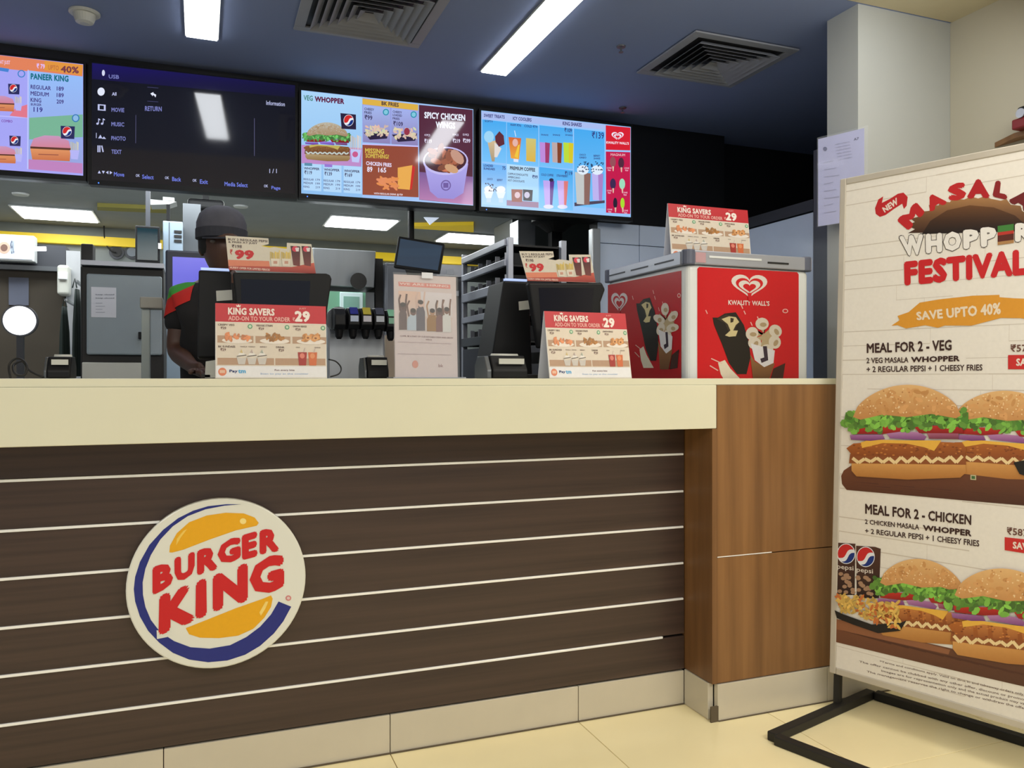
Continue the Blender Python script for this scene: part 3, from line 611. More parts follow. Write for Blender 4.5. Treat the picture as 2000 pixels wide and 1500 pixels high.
# the part of this screen outside the frame goes on in the same way
for k in range(3):
    for yy in (0, 1): bluebun(-900 - k * 560, 300 + yy * 470 - k * 60, 380, 200, 6); P.tx('REGULAR', -900 - k * 560, 180 + yy * 470 - k * 60, 200, 40, (60, 40, 120), 6, .07)
P.build('display', r1, SCREEN)

# ------------------------------------------------------------------ ceiling fittings
def strip(x0, x1, y0, y1, label):
    t = thing('ceiling_light', ((x0 + x1) / 2, (y0 + y1) / 2, CZ - .02), label, 'ceiling light', 'strip lights over the counter')
    mk('housing', B(x0 - .006, x1 + .006, y0 - .006, y1 + .006, CZ - .012, CZ - .001), m_offw, t)
    mk('diffuser', B(x0, x1, y0, y1, CZ - .018, CZ - .0125), m_strip, t)
strip(1.302, 1.43, 2.86, 3.79, 'long slanting lit strip light in the dark ceiling, right of the left diffuser')
strip(-.055, .072, 3.03, 3.865, 'short lit strip light cut by the top frame, above the dark media screen')
def troffer(x0, x1, y0, y1, label):
    t = thing('ceiling_panel', ((x0 + x1) / 2, (y0 + y1) / 2, KZ - .02), label, 'ceiling light', 'kitchen ceiling panels')
    mk('panel_frame', B(x0 - .02, x1 + .02, y0 - .02, y1 + .02, KZ - .010, KZ - .001), m_white, t)
    mk('diffuser', B(x0, x1, y0, y1, KZ - .016, KZ - .0105), m_light, t)
troffer(-1.32, -.79, 7.03, 7.5, 'wide lit kitchen ceiling panel at the far left, over yellow trim')
troffer(.99, 1.52, 6.54, 6.98, 'lit kitchen ceiling panel under the whopper menu screen')
troffer(2.08, 2.62, 6.94, 7.38, 'lit kitchen ceiling panel right of the hanging monitor')
troffer(-1.75, -1.42, 6.3, 6.75, 'small lit kitchen ceiling panel cut off by the left frame')
def diffuser(x0, x1, y0, y1, label, m):
    t = thing('air_diffuser', ((x0 + x1) / 2, (y0 + y1) / 2, CZ - .03), label, 'air vent', None)
    cx, cy = (x0 + x1) / 2, (y0 + y1) / 2; W, D = (x1 - x0) / 2, (y1 - y0) / 2
    mk('backing', B(x0 + .03, x1 - .03, y0 + .03, y1 - .03, CZ - .003, CZ - .001), m_mblack, t)
    fr = MB(); e = .045
    for a in ((x0, x1, y0, y0 + e), (x0, x1, y1 - e, y1), (x0, x0 + e, y0 + e, y1 - e), (x1 - e, x1, y0 + e, y1 - e)): fr.box(*a, CZ - .012, CZ - .0035)
    mk('frame', fr, m, t, bevel=.002)
    for k in range(6):
        a = .93 - k * .145; b = a - .125      # outer (low) and inner (high) edge of a vane
        zl, zh = CZ - .03, CZ - .006
        def c(s, i, j, z): return (cx + i * s * (W - e), cy + j * s * (D - e), z)
        for (i0, j0), (i1, j1) in (((-1, -1), (1, -1)), ((1, -1), (1, 1)), ((1, 1), (-1, 1)), ((-1, 1), (-1, -1))):
            q = [c(a, i0, j0, zl), c(a, i1, j1, zl), c(b, i1, j1, zh), c(b, i0, j0, zh)]
            mk('vane', MB().prism(q, (0, 0, .0015)), m, t)
m_vent = mat('grey_vent_enamel', (150, 152, 158), .5, var=.03)
diffuser(.38, .94, 3.07, 3.635, 'square louvred ceiling diffuser cut by the top frame, left of the long strip light', m_vent)
diffuser(2.03, 2.595, 3.02, 3.54, 'square louvred ceiling diffuser near the cream pillar', m_vent)
t = thing('smoke_detector', (-.45, 3.88, CZ - .06), 'small round smoke detector on the dark ceiling, above the left menu', 'smoke detector')
mk('base', MB().lathe((-.45, 3.80, CZ - .012), [(.055, 0), (.06, .004), (.06, .011)], 24), m_offw, t, smooth=False)
mk('sensor', MB().lathe((-.45, 3.80, CZ - .05), [(.018, 0), (.034, .006), (.04, .022), (.045, .0375)], 24), m_offw, t)
for k, (u, v, lb) in enumerate(((1213, 90, 'nearer'), (1216, 210, 'farther'))):
    q = atZ(u, v, CZ); t = thing('ceiling_sprinkler', (q.x, q.y, CZ - .03), 'tiny ceiling sprinkler beside the strip light, the %s of two' % lb, 'sprinkler')
    mk('rosette', MB().lathe((q.x, q.y, CZ - .006), [(.02, 0), (.022, .005)], 14), m_dsteel, t)
    mk('head', MB().lathe((q.x, q.y, CZ - .03), [(.011, 0), (.011, .003), (.004, .005), (.004, .0235)], 12), m_dsteel, t)

# ------------------------------------------------------------------ promo cards and toppers
def lean(O, yaw, ln):
    ex = Vector((math.cos(yaw), math.sin(yaw), 0)); bk = Vector((-math.sin(yaw), math.cos(yaw), 0))
    return Plane(O, ex, Vector((0, 0, math.cos(ln))) + bk * math.sin(ln))
def card_print(P, cut=False):
    """frame 1050 x 705 units (the crop of the nearest card)"""
    W_, H_ = 1050, 705
    P.rect(0, 0, W_, H_, (232, 224, 212), 0); P.rect(0, 0, W_, 175, (196, 30, 40), 1)
    P.tx('KING SAVERS', 115, 38, 435, 70, (244, 226, 216), 4, 0, .05); P.tx('ADD-ON TO YOUR ORDER', 118, 118, 580, 44, (236, 170, 160), 4, 0, .04)
    P.poly([(195, 32), (190, 10), (202, 20), (212, 6), (222, 20), (234, 10), (229, 32)], (244, 226, 216), 4)
    P.tx('JUST', 785, 22, 70, 18, (236, 170, 160), 4); P.tx('₹', 722, 118, 22, 36, (236, 170, 160), 4); P.tx('29', 742, 52, 150, 108, (246, 232, 222), 4, 0, .06)
    P.rect(10, 182, W_ - 8, 588, (226, 212, 192), 1)
    for k in range(3):
        x = 18 + k * 350
        P.rect(x, 305, x + 330, 372, (186, 150, 120), 2); P.tx(('CRISPY VEG', 'VEGGIE STRIPS', 'ONION RINGS')[k], x + 5, 195, (150, 158, 135)[k], 18, (96, 70, 60), 4); P.tx('₹29', x + 30, 222, 50, 24, (120, 84, 76), 4)
        P.ell(x + 300, 215, 22, 22, (60, 150, 100), 3, 14); P.ell(x + 300, 215, 14, 14, (200, 220, 190), 4, 10)
        P.ell(x + 180, 350, 140, 28, (240, 228, 214), 3, 20); r = random.Random(k + 3)
        cc = ((222, 140, 90), (176, 120, 60), (212, 146, 84))[k]
        for j in range(22):
            g = r.uniform(.85, 1.12); P.ell(x + 180 + r.uniform(-1, 1) * (105 if k == 0 else 80), 312 + r.uniform(-25, 30), 26, 13, tuple(v * g for v in cc), 4 + j % 4, 8, r.uniform(0, 180))
        if k == 2: P.ell(x + 150, 315, 28, 24, (230, 170, 110), 9); P.ell(x + 150, 315, 12, 10, (150, 90, 50), 10); P.ell(x + 225, 318, 30, 26, (230, 170, 110), 9); P.ell(x + 225, 318, 12, 10, (150, 90, 50), 10)
    P.rect(18, 515, 540, 580, (186, 150, 120), 2); P.rect(552, 515, 1036, 580, (186, 150, 120), 2)
    P.tx('BK SUNDAES', 25, 400, 155, 18, (96, 70, 60), 4); P.tx('₹29', 45, 425, 50, 26, (120, 84, 76), 4); P.tx('DRINK', 560, 400, 80, 18, (96, 70, 60), 4); P.tx('₹29', 585, 425, 50, 26, (120, 84, 76), 4)
    for k, c in enumerate(((214, 190, 130), (190, 170, 160), (170, 176, 160))):
        x = 190 + k * 95
        P.poly([(x, 500), (x + 95, 500), (x + 78, 575), (x + 18, 575)], (208, 200, 190), 4); P.ell(x + 48, 492, 50, 26, (226, 214, 196), 5); P.poly([(x + 15, 490), (x + 48, 432), (x + 82, 490)], (236, 230, 220), 6)
        P.line([(x + 5, 500), (x + 92, 488)], 8, (110, 100, 90), 7); P.poly([(x + 30, 465), (x + 48, 432), (x + 62, 470)], c, 7)
    for x, c, d in ((768, (170, 50, 40), (226, 130, 110)), (868, (214, 110, 60), (230, 150, 100))):
        P.poly([(x, 455), (x + 88, 455), (x + 78, 582), (x + 10, 582)], c, 5); P.ell(x + 42, 490, 24, 26, d, 6); P.line([(x + 55, 458), (x + 70, 412)], 6, (200, 180, 170), 5)
    for k, x in enumerate((225, 300, 410)): P.tx(('VANILLA', 'CHOCO', 'BERRY')[k], x, 402, 65, 12, (130, 110, 100), 4)
    P.tx('COLA', 750, 402, 40, 12, (130, 110, 100), 4); P.tx('ORANGE', 930, 402, 60, 12, (130, 110, 100), 4)
    P.rect(6, 590, W_ - 6, H_ - 8, (236, 234, 234), 2)
    P.ell(62, 645, 38, 38, (226, 130, 90), 4, 18); P.rect(38, 630, 86, 658, (236, 190, 160), 5); P.tx('Pay', 125, 625, 75, 34, (30, 50, 110), 4, 0, .04); P.tx('tm', 205, 625, 70, 34, (70, 170, 220), 4, 0, .04)
    P.tx('Fun every bite', 545, 620, 190, 20, (120, 80, 90), 4); P.tx('Scan to pay at the counter', 410, 655, 460, 20, (170, 190, 220), 4)
def tent(px, Y, label, ln=.2, yaw=0, name='promo_card', vb=None):
    """px = photo pixels TL,TR,BR,BL of the front face"""
    um = (px[2][0] + px[3][0]) / 2; vm = (px[2][1] + px[3][1]) / 2
    base = atY(um, vm, Y)
    pl = lean(base, yaw, ln); h = [pl.hit(*p) for p in px]
    s0 = (h[0][0] + h[3][0]) / 2; s1 = (h[1][0] + h[2][0]) / 2; t1 = (h[0][1] + h[1][1]) / 2
    zb = vb if vb is not None else EYE - .002
    base.z = zb + .001; pl = lean(base, yaw, ln)
    t = thing(name, base, label, 'promo card', None)
    th = .0015
    mk('front_face', MB().obox(pl.w(s0, 0, -th - .0002), pl.ex * (s1 - s0), pl.ey * t1, pl.n * th), m_paper, t)
    bk = Vector((-math.sin(yaw), math.cos(yaw), 0)); foot = pl.w(s0, 0, -th) + bk * (2.05 * t1 * math.sin(ln) + .003); topp = pl.w(s0, t1, -th - .001)
    mk('back_leg', MB().obox(foot, pl.ex * (s1 - s0), topp - foot, bk * th), m_paper, t)
    P = Paint(pl, [(0, 0), (1050, 0), (1050, 705), (0, 705)], [(s0, t1), (s1, t1), (s1, 0), (s0, 0)]); card_print(P); P.build('print', t, PRINT)
    return t
tent([(420.5,592),(636,597),(639,738),(421,738)], 2.36, 'red and cream add-on promo card before the left till', .12, 0)
tent([(1062,604),(1222,608),(1233,734),(1074,735)], 2.28, 'red and cream add-on promo card before the right till, beside the ice cream freezer', .2, 0)
FT = .4786                                   # freezer top above eye level
tent([(1305,391.5),(1461,393),(1466,497),(1311.5,498)], 2.73, 'red and cream add-on promo card standing on top of the ice cream freezer', .12, 0, vb=EYE + FT - .012)

# ------------------------------------------------------------------ tills
def till(cxu0, body, disp, topper, Yb, Yd, label, toplabel, slip, other):
    """body, disp: photo pixel outlines; topper: quad corners"""
    bx = [atY(u, v, Yb) for u, v in body]; cx = sum(p.x for p in bx) / len(bx)
    t = thing('point_of_sale_till', (cx, Yb + .08, EYE - .001), label, 'cash register')
    mk('body', MB().prism(bx, (0, .16, 0)), m_black, t, bevel=.006)
    dx = [atY(u, v, Yd) for u, v in disp]
    mk('customer_display', MB().prism(dx, (0, .03, 0)), m_black, t, bevel=.007, seg=3)
    ii = [atY(u, v, Yd - .0006) for u, v in other]
    mk('display_glass', MB().prism(ii, (0, .0005, 0)), mat('dark_navy_glass', (10, 12, 28), .12, var=.05), t)
    q = [atY(u, v, Yb - .002) for u, v in slip]
    mk('sticker', MB().prism(q, (0, .0015, 0)), m_offw, t)
    a = dx[0]; xm = (dx[0].x + dx[1].x) / 2
    mk('display_arm', B(xm - .03, xm + .03, Yd + .03, Yb + .10, EYE + .05, EYE + .09), m_mblack, t)
    mk('display_arm', B(xm - .02, xm + .02, Yd + .031, Yd + .05, EYE, EYE + .2), m_mblack, t)
    mk('foot', B(min(p.x for p in bx) + .01, xm + .06, Yd + .0, Yb + .14, EYE - .0015, EYE + .012), m_mblack, t, bevel=.003)
    b0 = bx[0]; b1 = bx[1]
    mk('lit_edge', B(min(b0.x, b1.x) + .006, max(b0.x, b1.x) - .006, Yb + .002, Yb + .02, max(b0.z, b1.z) + .0006, max(b0.z, b1.z) + .008), mat('glowing_screen_edge', (170, 190, 235), .3, emit=.8), t)
    # topper, a card slotted on the display
    Yt = Yd + .01
    tp = Plane(atY(topper[3][0], topper[3][1], Yt), (1, 0, 0), (0, 0, 1)); hh = [tp.hit(*p) for p in topper]
    tt = thing('price_topper', tp.w(hh[3][0] + .1, hh[3][1]), toplabel, 'promo card')
    P = Paint(tp, [(148, 92), (1000, 150), (1003, 460), (180, 420)], hh); P.LZ = .0002
    outl = [(148,95),(545,115),(548,170),(475,190),(560,205),(600,198),(720,215),(722,155),(960,165),(1003,460),(180,420)]
    pts3 = [P.m(x, y, 0) for x, y in outl]
    mk('card', MB().prism([p + Vector((0, .0003, 0)) for p in pts3], (0, .0015, 0)), m_paper, tt)
    P.poly(outl, (214, 206, 190), 1)
    P.tx('BUY 2 REGULAR PEPSI', 170, 118, 365, 22, (80, 62, 58), 4, .04, .02); P.tx('& FRIES AT JUST', 172, 146, 270, 22, (80, 62, 58), 4, .04, .02); P.tx('₹198', 205, 178, 92, 32, (90, 70, 66), 4, .04); P.tx('₹', 188, 225, 24, 50, (200, 60, 50), 4)
    P.tx('99', 232, 228, 178, 90, (200, 30, 36), 4, .02, .07)
    P.poly([(172,325),(552,335),(560,395),(176,380)], (222, 134, 104), 2); P.poly([(176,382),(770,392),(985,350),(1003,458),(180,420)], (206, 96, 76), 2, (150, 50, 44)); P.tx('HURRY! OFFER FOR LIMITED PERIOD', 190, 388, 370, 20, (240, 214, 200), 4, .06)
    for x in (560, 665):
        fries(P, x, 228, 95, 95, 5, 9, (230, 200, 100)); P.poly([(x + 5, 310), (x + 92, 314), (x + 82, 385), (x + 14, 382)], (226, 216, 200), 9); P.rect(x + 32, 335, x + 68, 362, (200, 150, 130), 10)
    for x in (755, 862):
        P.poly([(x, 185), (x + 95, 190), (x + 92, 385), (x + 28, 375)], (60, 26, 30), 5, (120, 60, 56)); P.ell(x + 45, 215, 30, 28, (214, 60, 84), 6); P.poly([(x + 45, 205), (x + 85, 200), (x + 80, 240), (x + 55, 240)], (226, 216, 220), 7)
    P.build('print', tt, PRINT)
    return t
till(0, [(388,527),(452,530),(452,700),(386,700)], [(455,532),(637,534),(645,537),(648,545),(640,600),(634,680),(470,680)],
     [(440.6,459.6),(616,474),(617,535),(447,527)], 2.62, 2.50, 'black till on the counter in front of the cashier in a cap', 'white and red price card slotted above the left till display',
     [(422,568),(453,566),(454,586),(423,588)], [(470,545),(606,549),(600,678),(474,676)])
till(0, [(984,548),(1033,550),(1040,735),(955,735)], [(1032,552),(1170,552),(1176,551),(1183,565),(1174,590),(1176,680),(1052,680)],
     [(1014,490),(1160,494),(1163.5,552),(1030.5,548.5)], 2.60, 2.46, 'black till on the counter beside the ice cream freezer', 'white and red price card slotted above the right till display',
     [(1013,589),(1038,586),(1042,603),(1014,606)], [(1052,562),(1160,562),(1152,676),(1060,676)])

# ------------------------------------------------------------------ small machines on the counter
def machine(u0, v0, u1, Y, d, label, name='card_terminal', lab2=None):
    x0, x1, _, z1 = pxr(u0, v0, u1, 738, Y); z0 = EYE - .0015; h = z1 - z0; w_ = x1 - x0
    t = thing(name, ((x0 + x1) / 2, Y + d / 2, z0), label, 'payment terminal' if name == 'card_terminal' else 'printer')
    prof = [(Y, z0), (Y - .0, z0 + h * .35), (Y + d * .25, z0 + h), (Y + d * .8, z0 + h), (Y + d, z0 + h * .6), (Y + d, z0)]
    mk('body', MB().prism([(x0 + w_ * .12, y, z) for y, z in prof], (w_ * .8, 0, 0)), m_black, t, bevel=.004)
    mk('side_cover', MB().prism([(x0, y + .004, z * .97 + z0 * .03) for y, z in prof], (w_ * .11, 0, 0)), m_dsteel, t, bevel=.003)
    mk('paper_roll', MB().tube([(x0 + w_ * .25, Y + d * .55, z0 + h - .004), (x0 + w_ * .85, Y + d * .55, z0 + h - .004)], .011, 14), m_offw, t, smooth=True)
    mk('label_plate', B(x0 + w_ * .27, x0 + w_ * .84, Y + d * .02, Y + d * .06, z0 + h * .62, z0 + h * .86), m_offw, t)
    return t
machine(712, 697, 764, 2.5, .10, 'small black card terminal between the left promo card and the poster stand')
machine(952, 694, 1038, 2.32, .12, 'black receipt printer left of the right promo card', 'receipt_printer')
machine(84, 696, 142, 2.5, .12, 'black receipt printer at the far left of the counter', 'receipt_printer')
def cable(px, r, label, Y=2.5, m=m_mblack, name='cable'):
    pts = [atY(u, v, Y + dy) for u, v, dy in px]
    for q in pts: q.z = max(q.z, EYE + .001)
    # smooth the path
    fine = []
    for i in range(len(pts) - 1):
        p0, p1, p2, p3 = pts[max(i - 1, 0)], pts[i], pts[i + 1], pts[min(i + 2, len(pts) - 1)]
        for k in range(6):
            t = k / 6; fine.append(.5 * ((2 * p1) + (p2 - p0) * t + (2 * p0 - 5 * p1 + 4 * p2 - p3) * t * t + (3 * p1 - p0 - 3 * p2 + p3) * t ** 3))
    fine.append(pts[-1])
    return mk(name, MB().tube(fine, r, 6), m, smooth=True, label=label, cat='cable')
cable([(642,702,.02),(656,706,.03),(666,718,.02),(662,730,0),(645,736,0)], .0022, 'black cable loop beside the left promo card')
cable([(20,737,0),(18,712,.03),(35,700,.03),(52,712,0),(48,732,-.02),(30,730,-.02),(26,714,.01),(44,706,.04),(58,724,.02),(84,737,0)], .003, 'tangled black cable on the counter at the far left')
mk('paper_stack', MB().prism([atY(402,706,2.5) , atY(421,703,2.5), atY(421,738,2.5), atY(400,738,2.5)], (0, .05, 0)), m_offw, label='small pale tissue stack beside the left promo card', cat='tissue')

# poster stand
ps = [(769,541),(892,535),(893,735),(772,735)]
plp = lean(atY(832, 737, 2.40), 0, .06); hh = [plp.hit(*p) for p in ps]
t = thing('poster_stand', plp.w(0, 0), 'clear acrylic stand with a pink notice of raised hands, centre of the counter', 'poster stand')
s0 = (hh[0][0] + hh[3][0]) / 2; s1 = (hh[1][0] + hh[2][0]) / 2; t1 = (hh[0][1] + hh[1][1]) / 2
pz = plp.O.copy(); pz.z = EYE - .001; plp = lean(pz, 0, .06)
mk('backing', MB().obox(plp.w(s0, .002, -.003), plp.ex * (s1 - s0), plp.ey * t1, plp.n * .002), mat('pinkish_card', (206, 190, 190), .6), t)
mk('acrylic_cover', MB().obox(plp.w(s0 - .004, .001, .006), plp.ex * (s1 - s0 + .008), plp.ey * (t1 + .006), plp.n * .0015), m_glass, t)
mk('foot', MB().obox(plp.w(s0 - .01, 0, 0) + Vector((0, -.02, 0)), (s1 - s0 + .03, 0, 0), (0, .09, 0), (0, 0, .003)), m_alu, t)
mk('clip', MB().obox(plp.w(s0 + .085, t1 - .008, .0076), plp.ex * .035, plp.ey * .018, plp.n * .001), m_paper, t)
P = Paint(plp, [(620,600),(1130,570),(1135,1385),(630,1390)], [(s0, t1), (s1, t1), (s1, 0), (s0, 0)])
P.poly([(622,603),(1128,575),(1133,1383),(632,1388)], (208, 194, 194), 0)
P.poly([(655,650),(1078,632),(1080,668),(658,684)], (214, 130, 120), 1)
P.tx('WE ARE HIRING', 662, 655, 400, 18, (236, 214, 208), 2, -.04, .02)
P.poly([(655,720),(1090,705),(1092,1020),(665,1030)], (222, 186, 168), 1, (200, 190, 190)); P.poly([(830,712),(1090,705),(1092,900),(840,905)], (216, 208, 214), 2, (206, 200, 200))
for x, y, w_, c, hc in ((690, 860, 60, (96, 76, 76), (90, 60, 56)), (770, 900, 95, (176, 190, 206), (110, 80, 74)), (830, 830, 70, (90, 84, 96), (210, 180, 170)), (925, 890, 90, (150, 110, 60), (170, 130, 100)), (985, 880, 60, (120, 80, 80), (90, 66, 62)), (1045, 870, 70, (206, 206, 206), (120, 84, 70))):
    P.poly([(x - w_ / 2, y + 40), (x - w_ * .3, y), (x + w_ * .3, y), (x + w_ / 2, y + 40), (x + w_ / 2, 1018), (x - w_ / 2, 1022)], c, 4); P.ell(x, y - 22, 22, 28, hc, 5); P.ell(x, y - 34, 22, 18, (50, 36, 36), 6)
    P.line([(x - w_ * .35, y + 15), (x - w_ * .5, y - 70), (x - w_ * .3, y - 110)], 13, hc, 4); P.line([(x + w_ * .35, y + 15), (x + w_ * .4, y - 70), (x + w_ * .5, y - 120)], 13, hc, 4)
P.tx('COME, BE A PART OF OUR KITCHEN CREW AND GROW', 668, 1062, 430, 14, (140, 110, 110), 3, -.01); P.tx('WITH US', 870, 1082, 50, 12, (150, 120, 120), 3)
for k in range(2): P.line([(650, 1115 + k * 90), (1080, 1112 + k * 90)], 4, (180, 160, 162), 3)
P.ell(785, 1282, 24, 30, (206, 140, 124), 3); P.tx('bk', 972, 1275, 40, 26, (160, 130, 130), 3)
P.build('notice', t, PRINT)

# ------------------------------------------------------------------ ice cream freezer
fx0, fx1, fy0, fy1 = 1.700, 2.268, 2.585, 3.225; ft = EYE + FT
t = thing('ice_cream_freezer', ((fx0 + fx1) / 2, (fy0 + fy1) / 2, 0), 'white ice cream freezer with red printed panels behind the counter end', 'freezer')
mk('cabinet', B(fx0, fx1, fy0, fy1, .03, ft - .05), m_white, t, bevel=.022, seg=4)
e = .034
for nm, a in (('lid_rail', (fx0 + .0, fx1 + .008, fy0 - .008, fy0 + e)), ('lid_rail', (fx0, fx1, fy1 - e, fy1 + .004)), ('lid_rail', (fx0 - .008, fx0 + e, fy0 + e, fy1 - e)), ('lid_rail', (fx1 - e, fx1 + .008, fy0 + e, fy1 - e))):
    mk(nm, B(*a, ft - .052, ft), m_alu, t, bevel=.003)
for x, y in ((fx0, fy0), (fx0, fy1), (fx1, fy0), (fx1, fy1)):
    mk('corner_cap', MB().lathe((x + (.012 if x < 2 else -.012), y + (.012 if y < 3 else -.012), ft - .054), [(.024, 0), (.026, .004), (.026, .052), (.024, .056)], 16), mat('slate_plastic', (92, 96, 112), .4), t, smooth=False)
mk('glass_lid', B(fx0 + e, fx1 - e, fy0 + e, fy1 - e, ft - .022, ft - .013), mat('frosted_lid_glass', (190, 205, 214), .1, alpha=.5), t)
mk('slide_rail', B(fx0 + .09, fx0 + .33, fy0 - .010, fy0 - .0085, ft - .026, ft - .018), m_white, t)
mk('slot', B(fx0 + .36, fx0 + .46, fy0 - .010, fy0 - .0085, ft - .034, ft - .027), m_mblack, t)
mk('rail_sticker', B(fx0 + .03, fx0 + .075, fy0 - .010, fy0 - .0085, ft - .046, ft - .008), mat('pink_label', (190, 150, 155), .5), t)
for k in range(3): mk('groove', B(fx0 - .0095, fx0 - .0085, fy0 + .08 + k * .19, fy0 + .22 + k * .19, ft - .030, ft - .024), m_dgrey, t)
for x in (fx0 + .06, fx1 - .06):
    for y in (fy0 + .06, fy1 - .06): mk('caster', MB().lathe((x, y, 0), [(.025, 0), (.025, .03)], 12), m_mblack, t)
RED = (206, 20, 30)
def icecream(P, x, y, sx, sy, z):
    T = lambda pts: [(x + a * sx, y + b * sy) for a, b in pts]
    P.poly(T([(60,240),(110,210),(190,200),(250,290),(290,420),(300,520),(270,640),(200,640),(140,560),(90,430),(30,290),(20,240)]), (30, 24, 20), z)          # chocolate bar
    P.poly(T([(50,250),(120,215),(170,230),(210,275),(180,330),(190,380),(140,350),(110,280)]), (54, 44, 34), z + 1)
    P.poly(T([(85,250),(140,230),(190,235),(215,270),(190,290),(170,330),(205,330),(190,370),(140,375),(110,365),(150,330),(130,285)]), (206, 190, 140), z + 2)
    P.poly(T([(150,240),(175,245),(170,270),(150,275)]), (60, 48, 36), z + 3)
    P.poly(T([(60,560),(110,540),(150,600),(200,650),(240,690),(110,690),(80,640)]), (226, 214, 190), z - 1)
    for a, b, l in ((20, 590, 40), (30, 540, 60)): P.line(T([(a - 20, b - 10), (a + l, b + 25)]), 7 * sx, (226, 196, 180), z)
    for k, (a, b) in enumerate(((385,280),(485,330),(480,410),(310,350),(420,470),(330,420))):           # petals of the cone
        ax, ay = 400, 365; P.poly([(x + (ax - 14) * sx, y + ay * sy), (x + ax * sx, y + (ay - 14) * sy), (x + (a + (b - ay) * .45) * sx, y + (b - (a - ax) * .45) * sy), (x + (a + (a - ax) * .35) * sx, y + (b + (b - ay) * .35) * sy), (x + (a - (b - ay) * .45) * sx, y + (b + (a - ax) * .45) * sy)], (186, 164, 126), z + 1); P.ell(x + a * sx, y + b * sy, 50 * sx, 44 * sy, (218, 206, 188), z + 2, 16, k * 40); P.ell(x + (a + 8) * sx, y + (b + 6) * sy, 26 * sx, 16 * sy, (176, 152, 116), z + 3, 10, k * 60)
    P.poly(T([(300,420),(480,470),(470,560),(400,590),(330,540)]), (226, 222, 224), z + 3)
    P.poly(T([(390,440),(420,440),(430,540),(380,560),(370,530),(400,520)]), (60, 46, 60), z + 4)
    P.poly(T([(296,500),(330,550),(400,585),(480,560),(430,700),(320,700)]), (150, 108, 66), z + 2, (110, 72, 42))
    P.poly(T([(470,600),(560,560),(540,690),(440,700)]), (66, 34, 26), z + 1)
    for a, b in ((-30, 200), (250, 200), (230, 160), (350, 240), (300, 280)): P.line(T([(a, b - 12), (a + 12, b + 14)]), 7 * sx, (236, 180, 170), z)
    P.ell(x + 560 * sx, y + 185 * sy, 22 * sx, 16 * sy, (236, 190, 180), z, 12); P.ell(x + 560 * sx, y + 185 * sy, 15 * sx, 10 * sy, RED, z + 1, 12)
plf = Plane((fx0, fy0 - .0012, EYE), (1, 0, 0), (0, 0, 1))
q = [(1362,524),(1560,530),(1560,738),(1362,738)]; h = [plf.hit(*p) for p in q]
a0 = h[0][0]; a1 = h[1][0]; b1 = (h[0][1] + h[1][1]) / 2
P = Paint(plf, [(762,617),(1500,640),(1500,1415),(762,1415)], [(a0, b1), (a1, b1), (a1, h[2][1]), (a0, h[3][1])])
zz = h[2][1] - .30
P.poly([(762,630),(775,617),(1487,636),(1500,652),(1500,2500),(762,2500)], RED, 0)
heart(P, 1135, 752, 262, 175, (226, 216, 208), 4, RED); P.tx("KWALITY WALL'S", 982, 850, 300, 36, (232, 214, 206), 4, .01, .03)
icecream(P, 850, 735, .98, 1.02, 3); P.build('printed_panel', t, GLOSSP)
pls = Plane((fx0 - .0012, fy0, EYE), (0, 1, 0), (0, 0, 1))
q = cropquad(1160, 360, 3.75, [(102,738),(640,632),(640,1400),(102,1400)]); h = [pls.hit(*p) for p in q]
P = Paint(pls, [(102,738),(640,632),(640,1400),(102,1400)], h)
P.poly([(102,738),(640,632),(640,1900),(102,1900)], (186, 16, 28), 0)
heart(P, 188, 870, 120, 150, (222, 208, 206), 4, (186, 16, 28))
icecream(P, 300, 620, .58, 1.05, 3); P.build('printed_panel', t, GLOSSP, label='red printed panel on the freezer side')

# ------------------------------------------------------------------ standing banner
d = Vector((.32, -.947, 0)).normalized(); post = atZ(1620, 1390, 0); lt = Vector((.955, .297, 0))
zb = .13; ztop = 1.765; lnv = (lt * .07 + Vector((0, 0, ztop - zb)))
bO = Vector((post.x, post.y, zb)); up = lnv.normalized(); bl = lnv.length
bp = Plane(bO, d, (up - d * up.dot(d)))
ban = thing('banner_stand', (post.x + .15, post.y - .4, 0), 'tall printed burger festival banner on a black floor stand', 'banner')
WB = .86
shear = up.dot(d) * 0
mk('board', MB().obox(bp.w(0, 0, -.022), bp.ex * WB, bp.ey * bl, bp.n * .012), m_offw, ban)
fr = MB(); g = .022
for s in (((0, 0), (g, bl)), ((WB - g, 0), (WB, bl)), ((g, 0), (WB - g, g)), ((g, bl - g), (WB - g, bl))):
    (a, b), (c, e_) = s; mk('frame_rail', MB().obox(bp.w(a, b, -.0098), bp.ex * (c - a), bp.ey * (e_ - b), bp.n * .012), mat('beige_frame_aluminium', (200, 192, 178), .4, metal=.2), ban, bevel=.003)
corn = [(1655,352),(2000,299),(2000,1412),(1621,1303)]
hc = [bp.hit(*p) for p in corn]
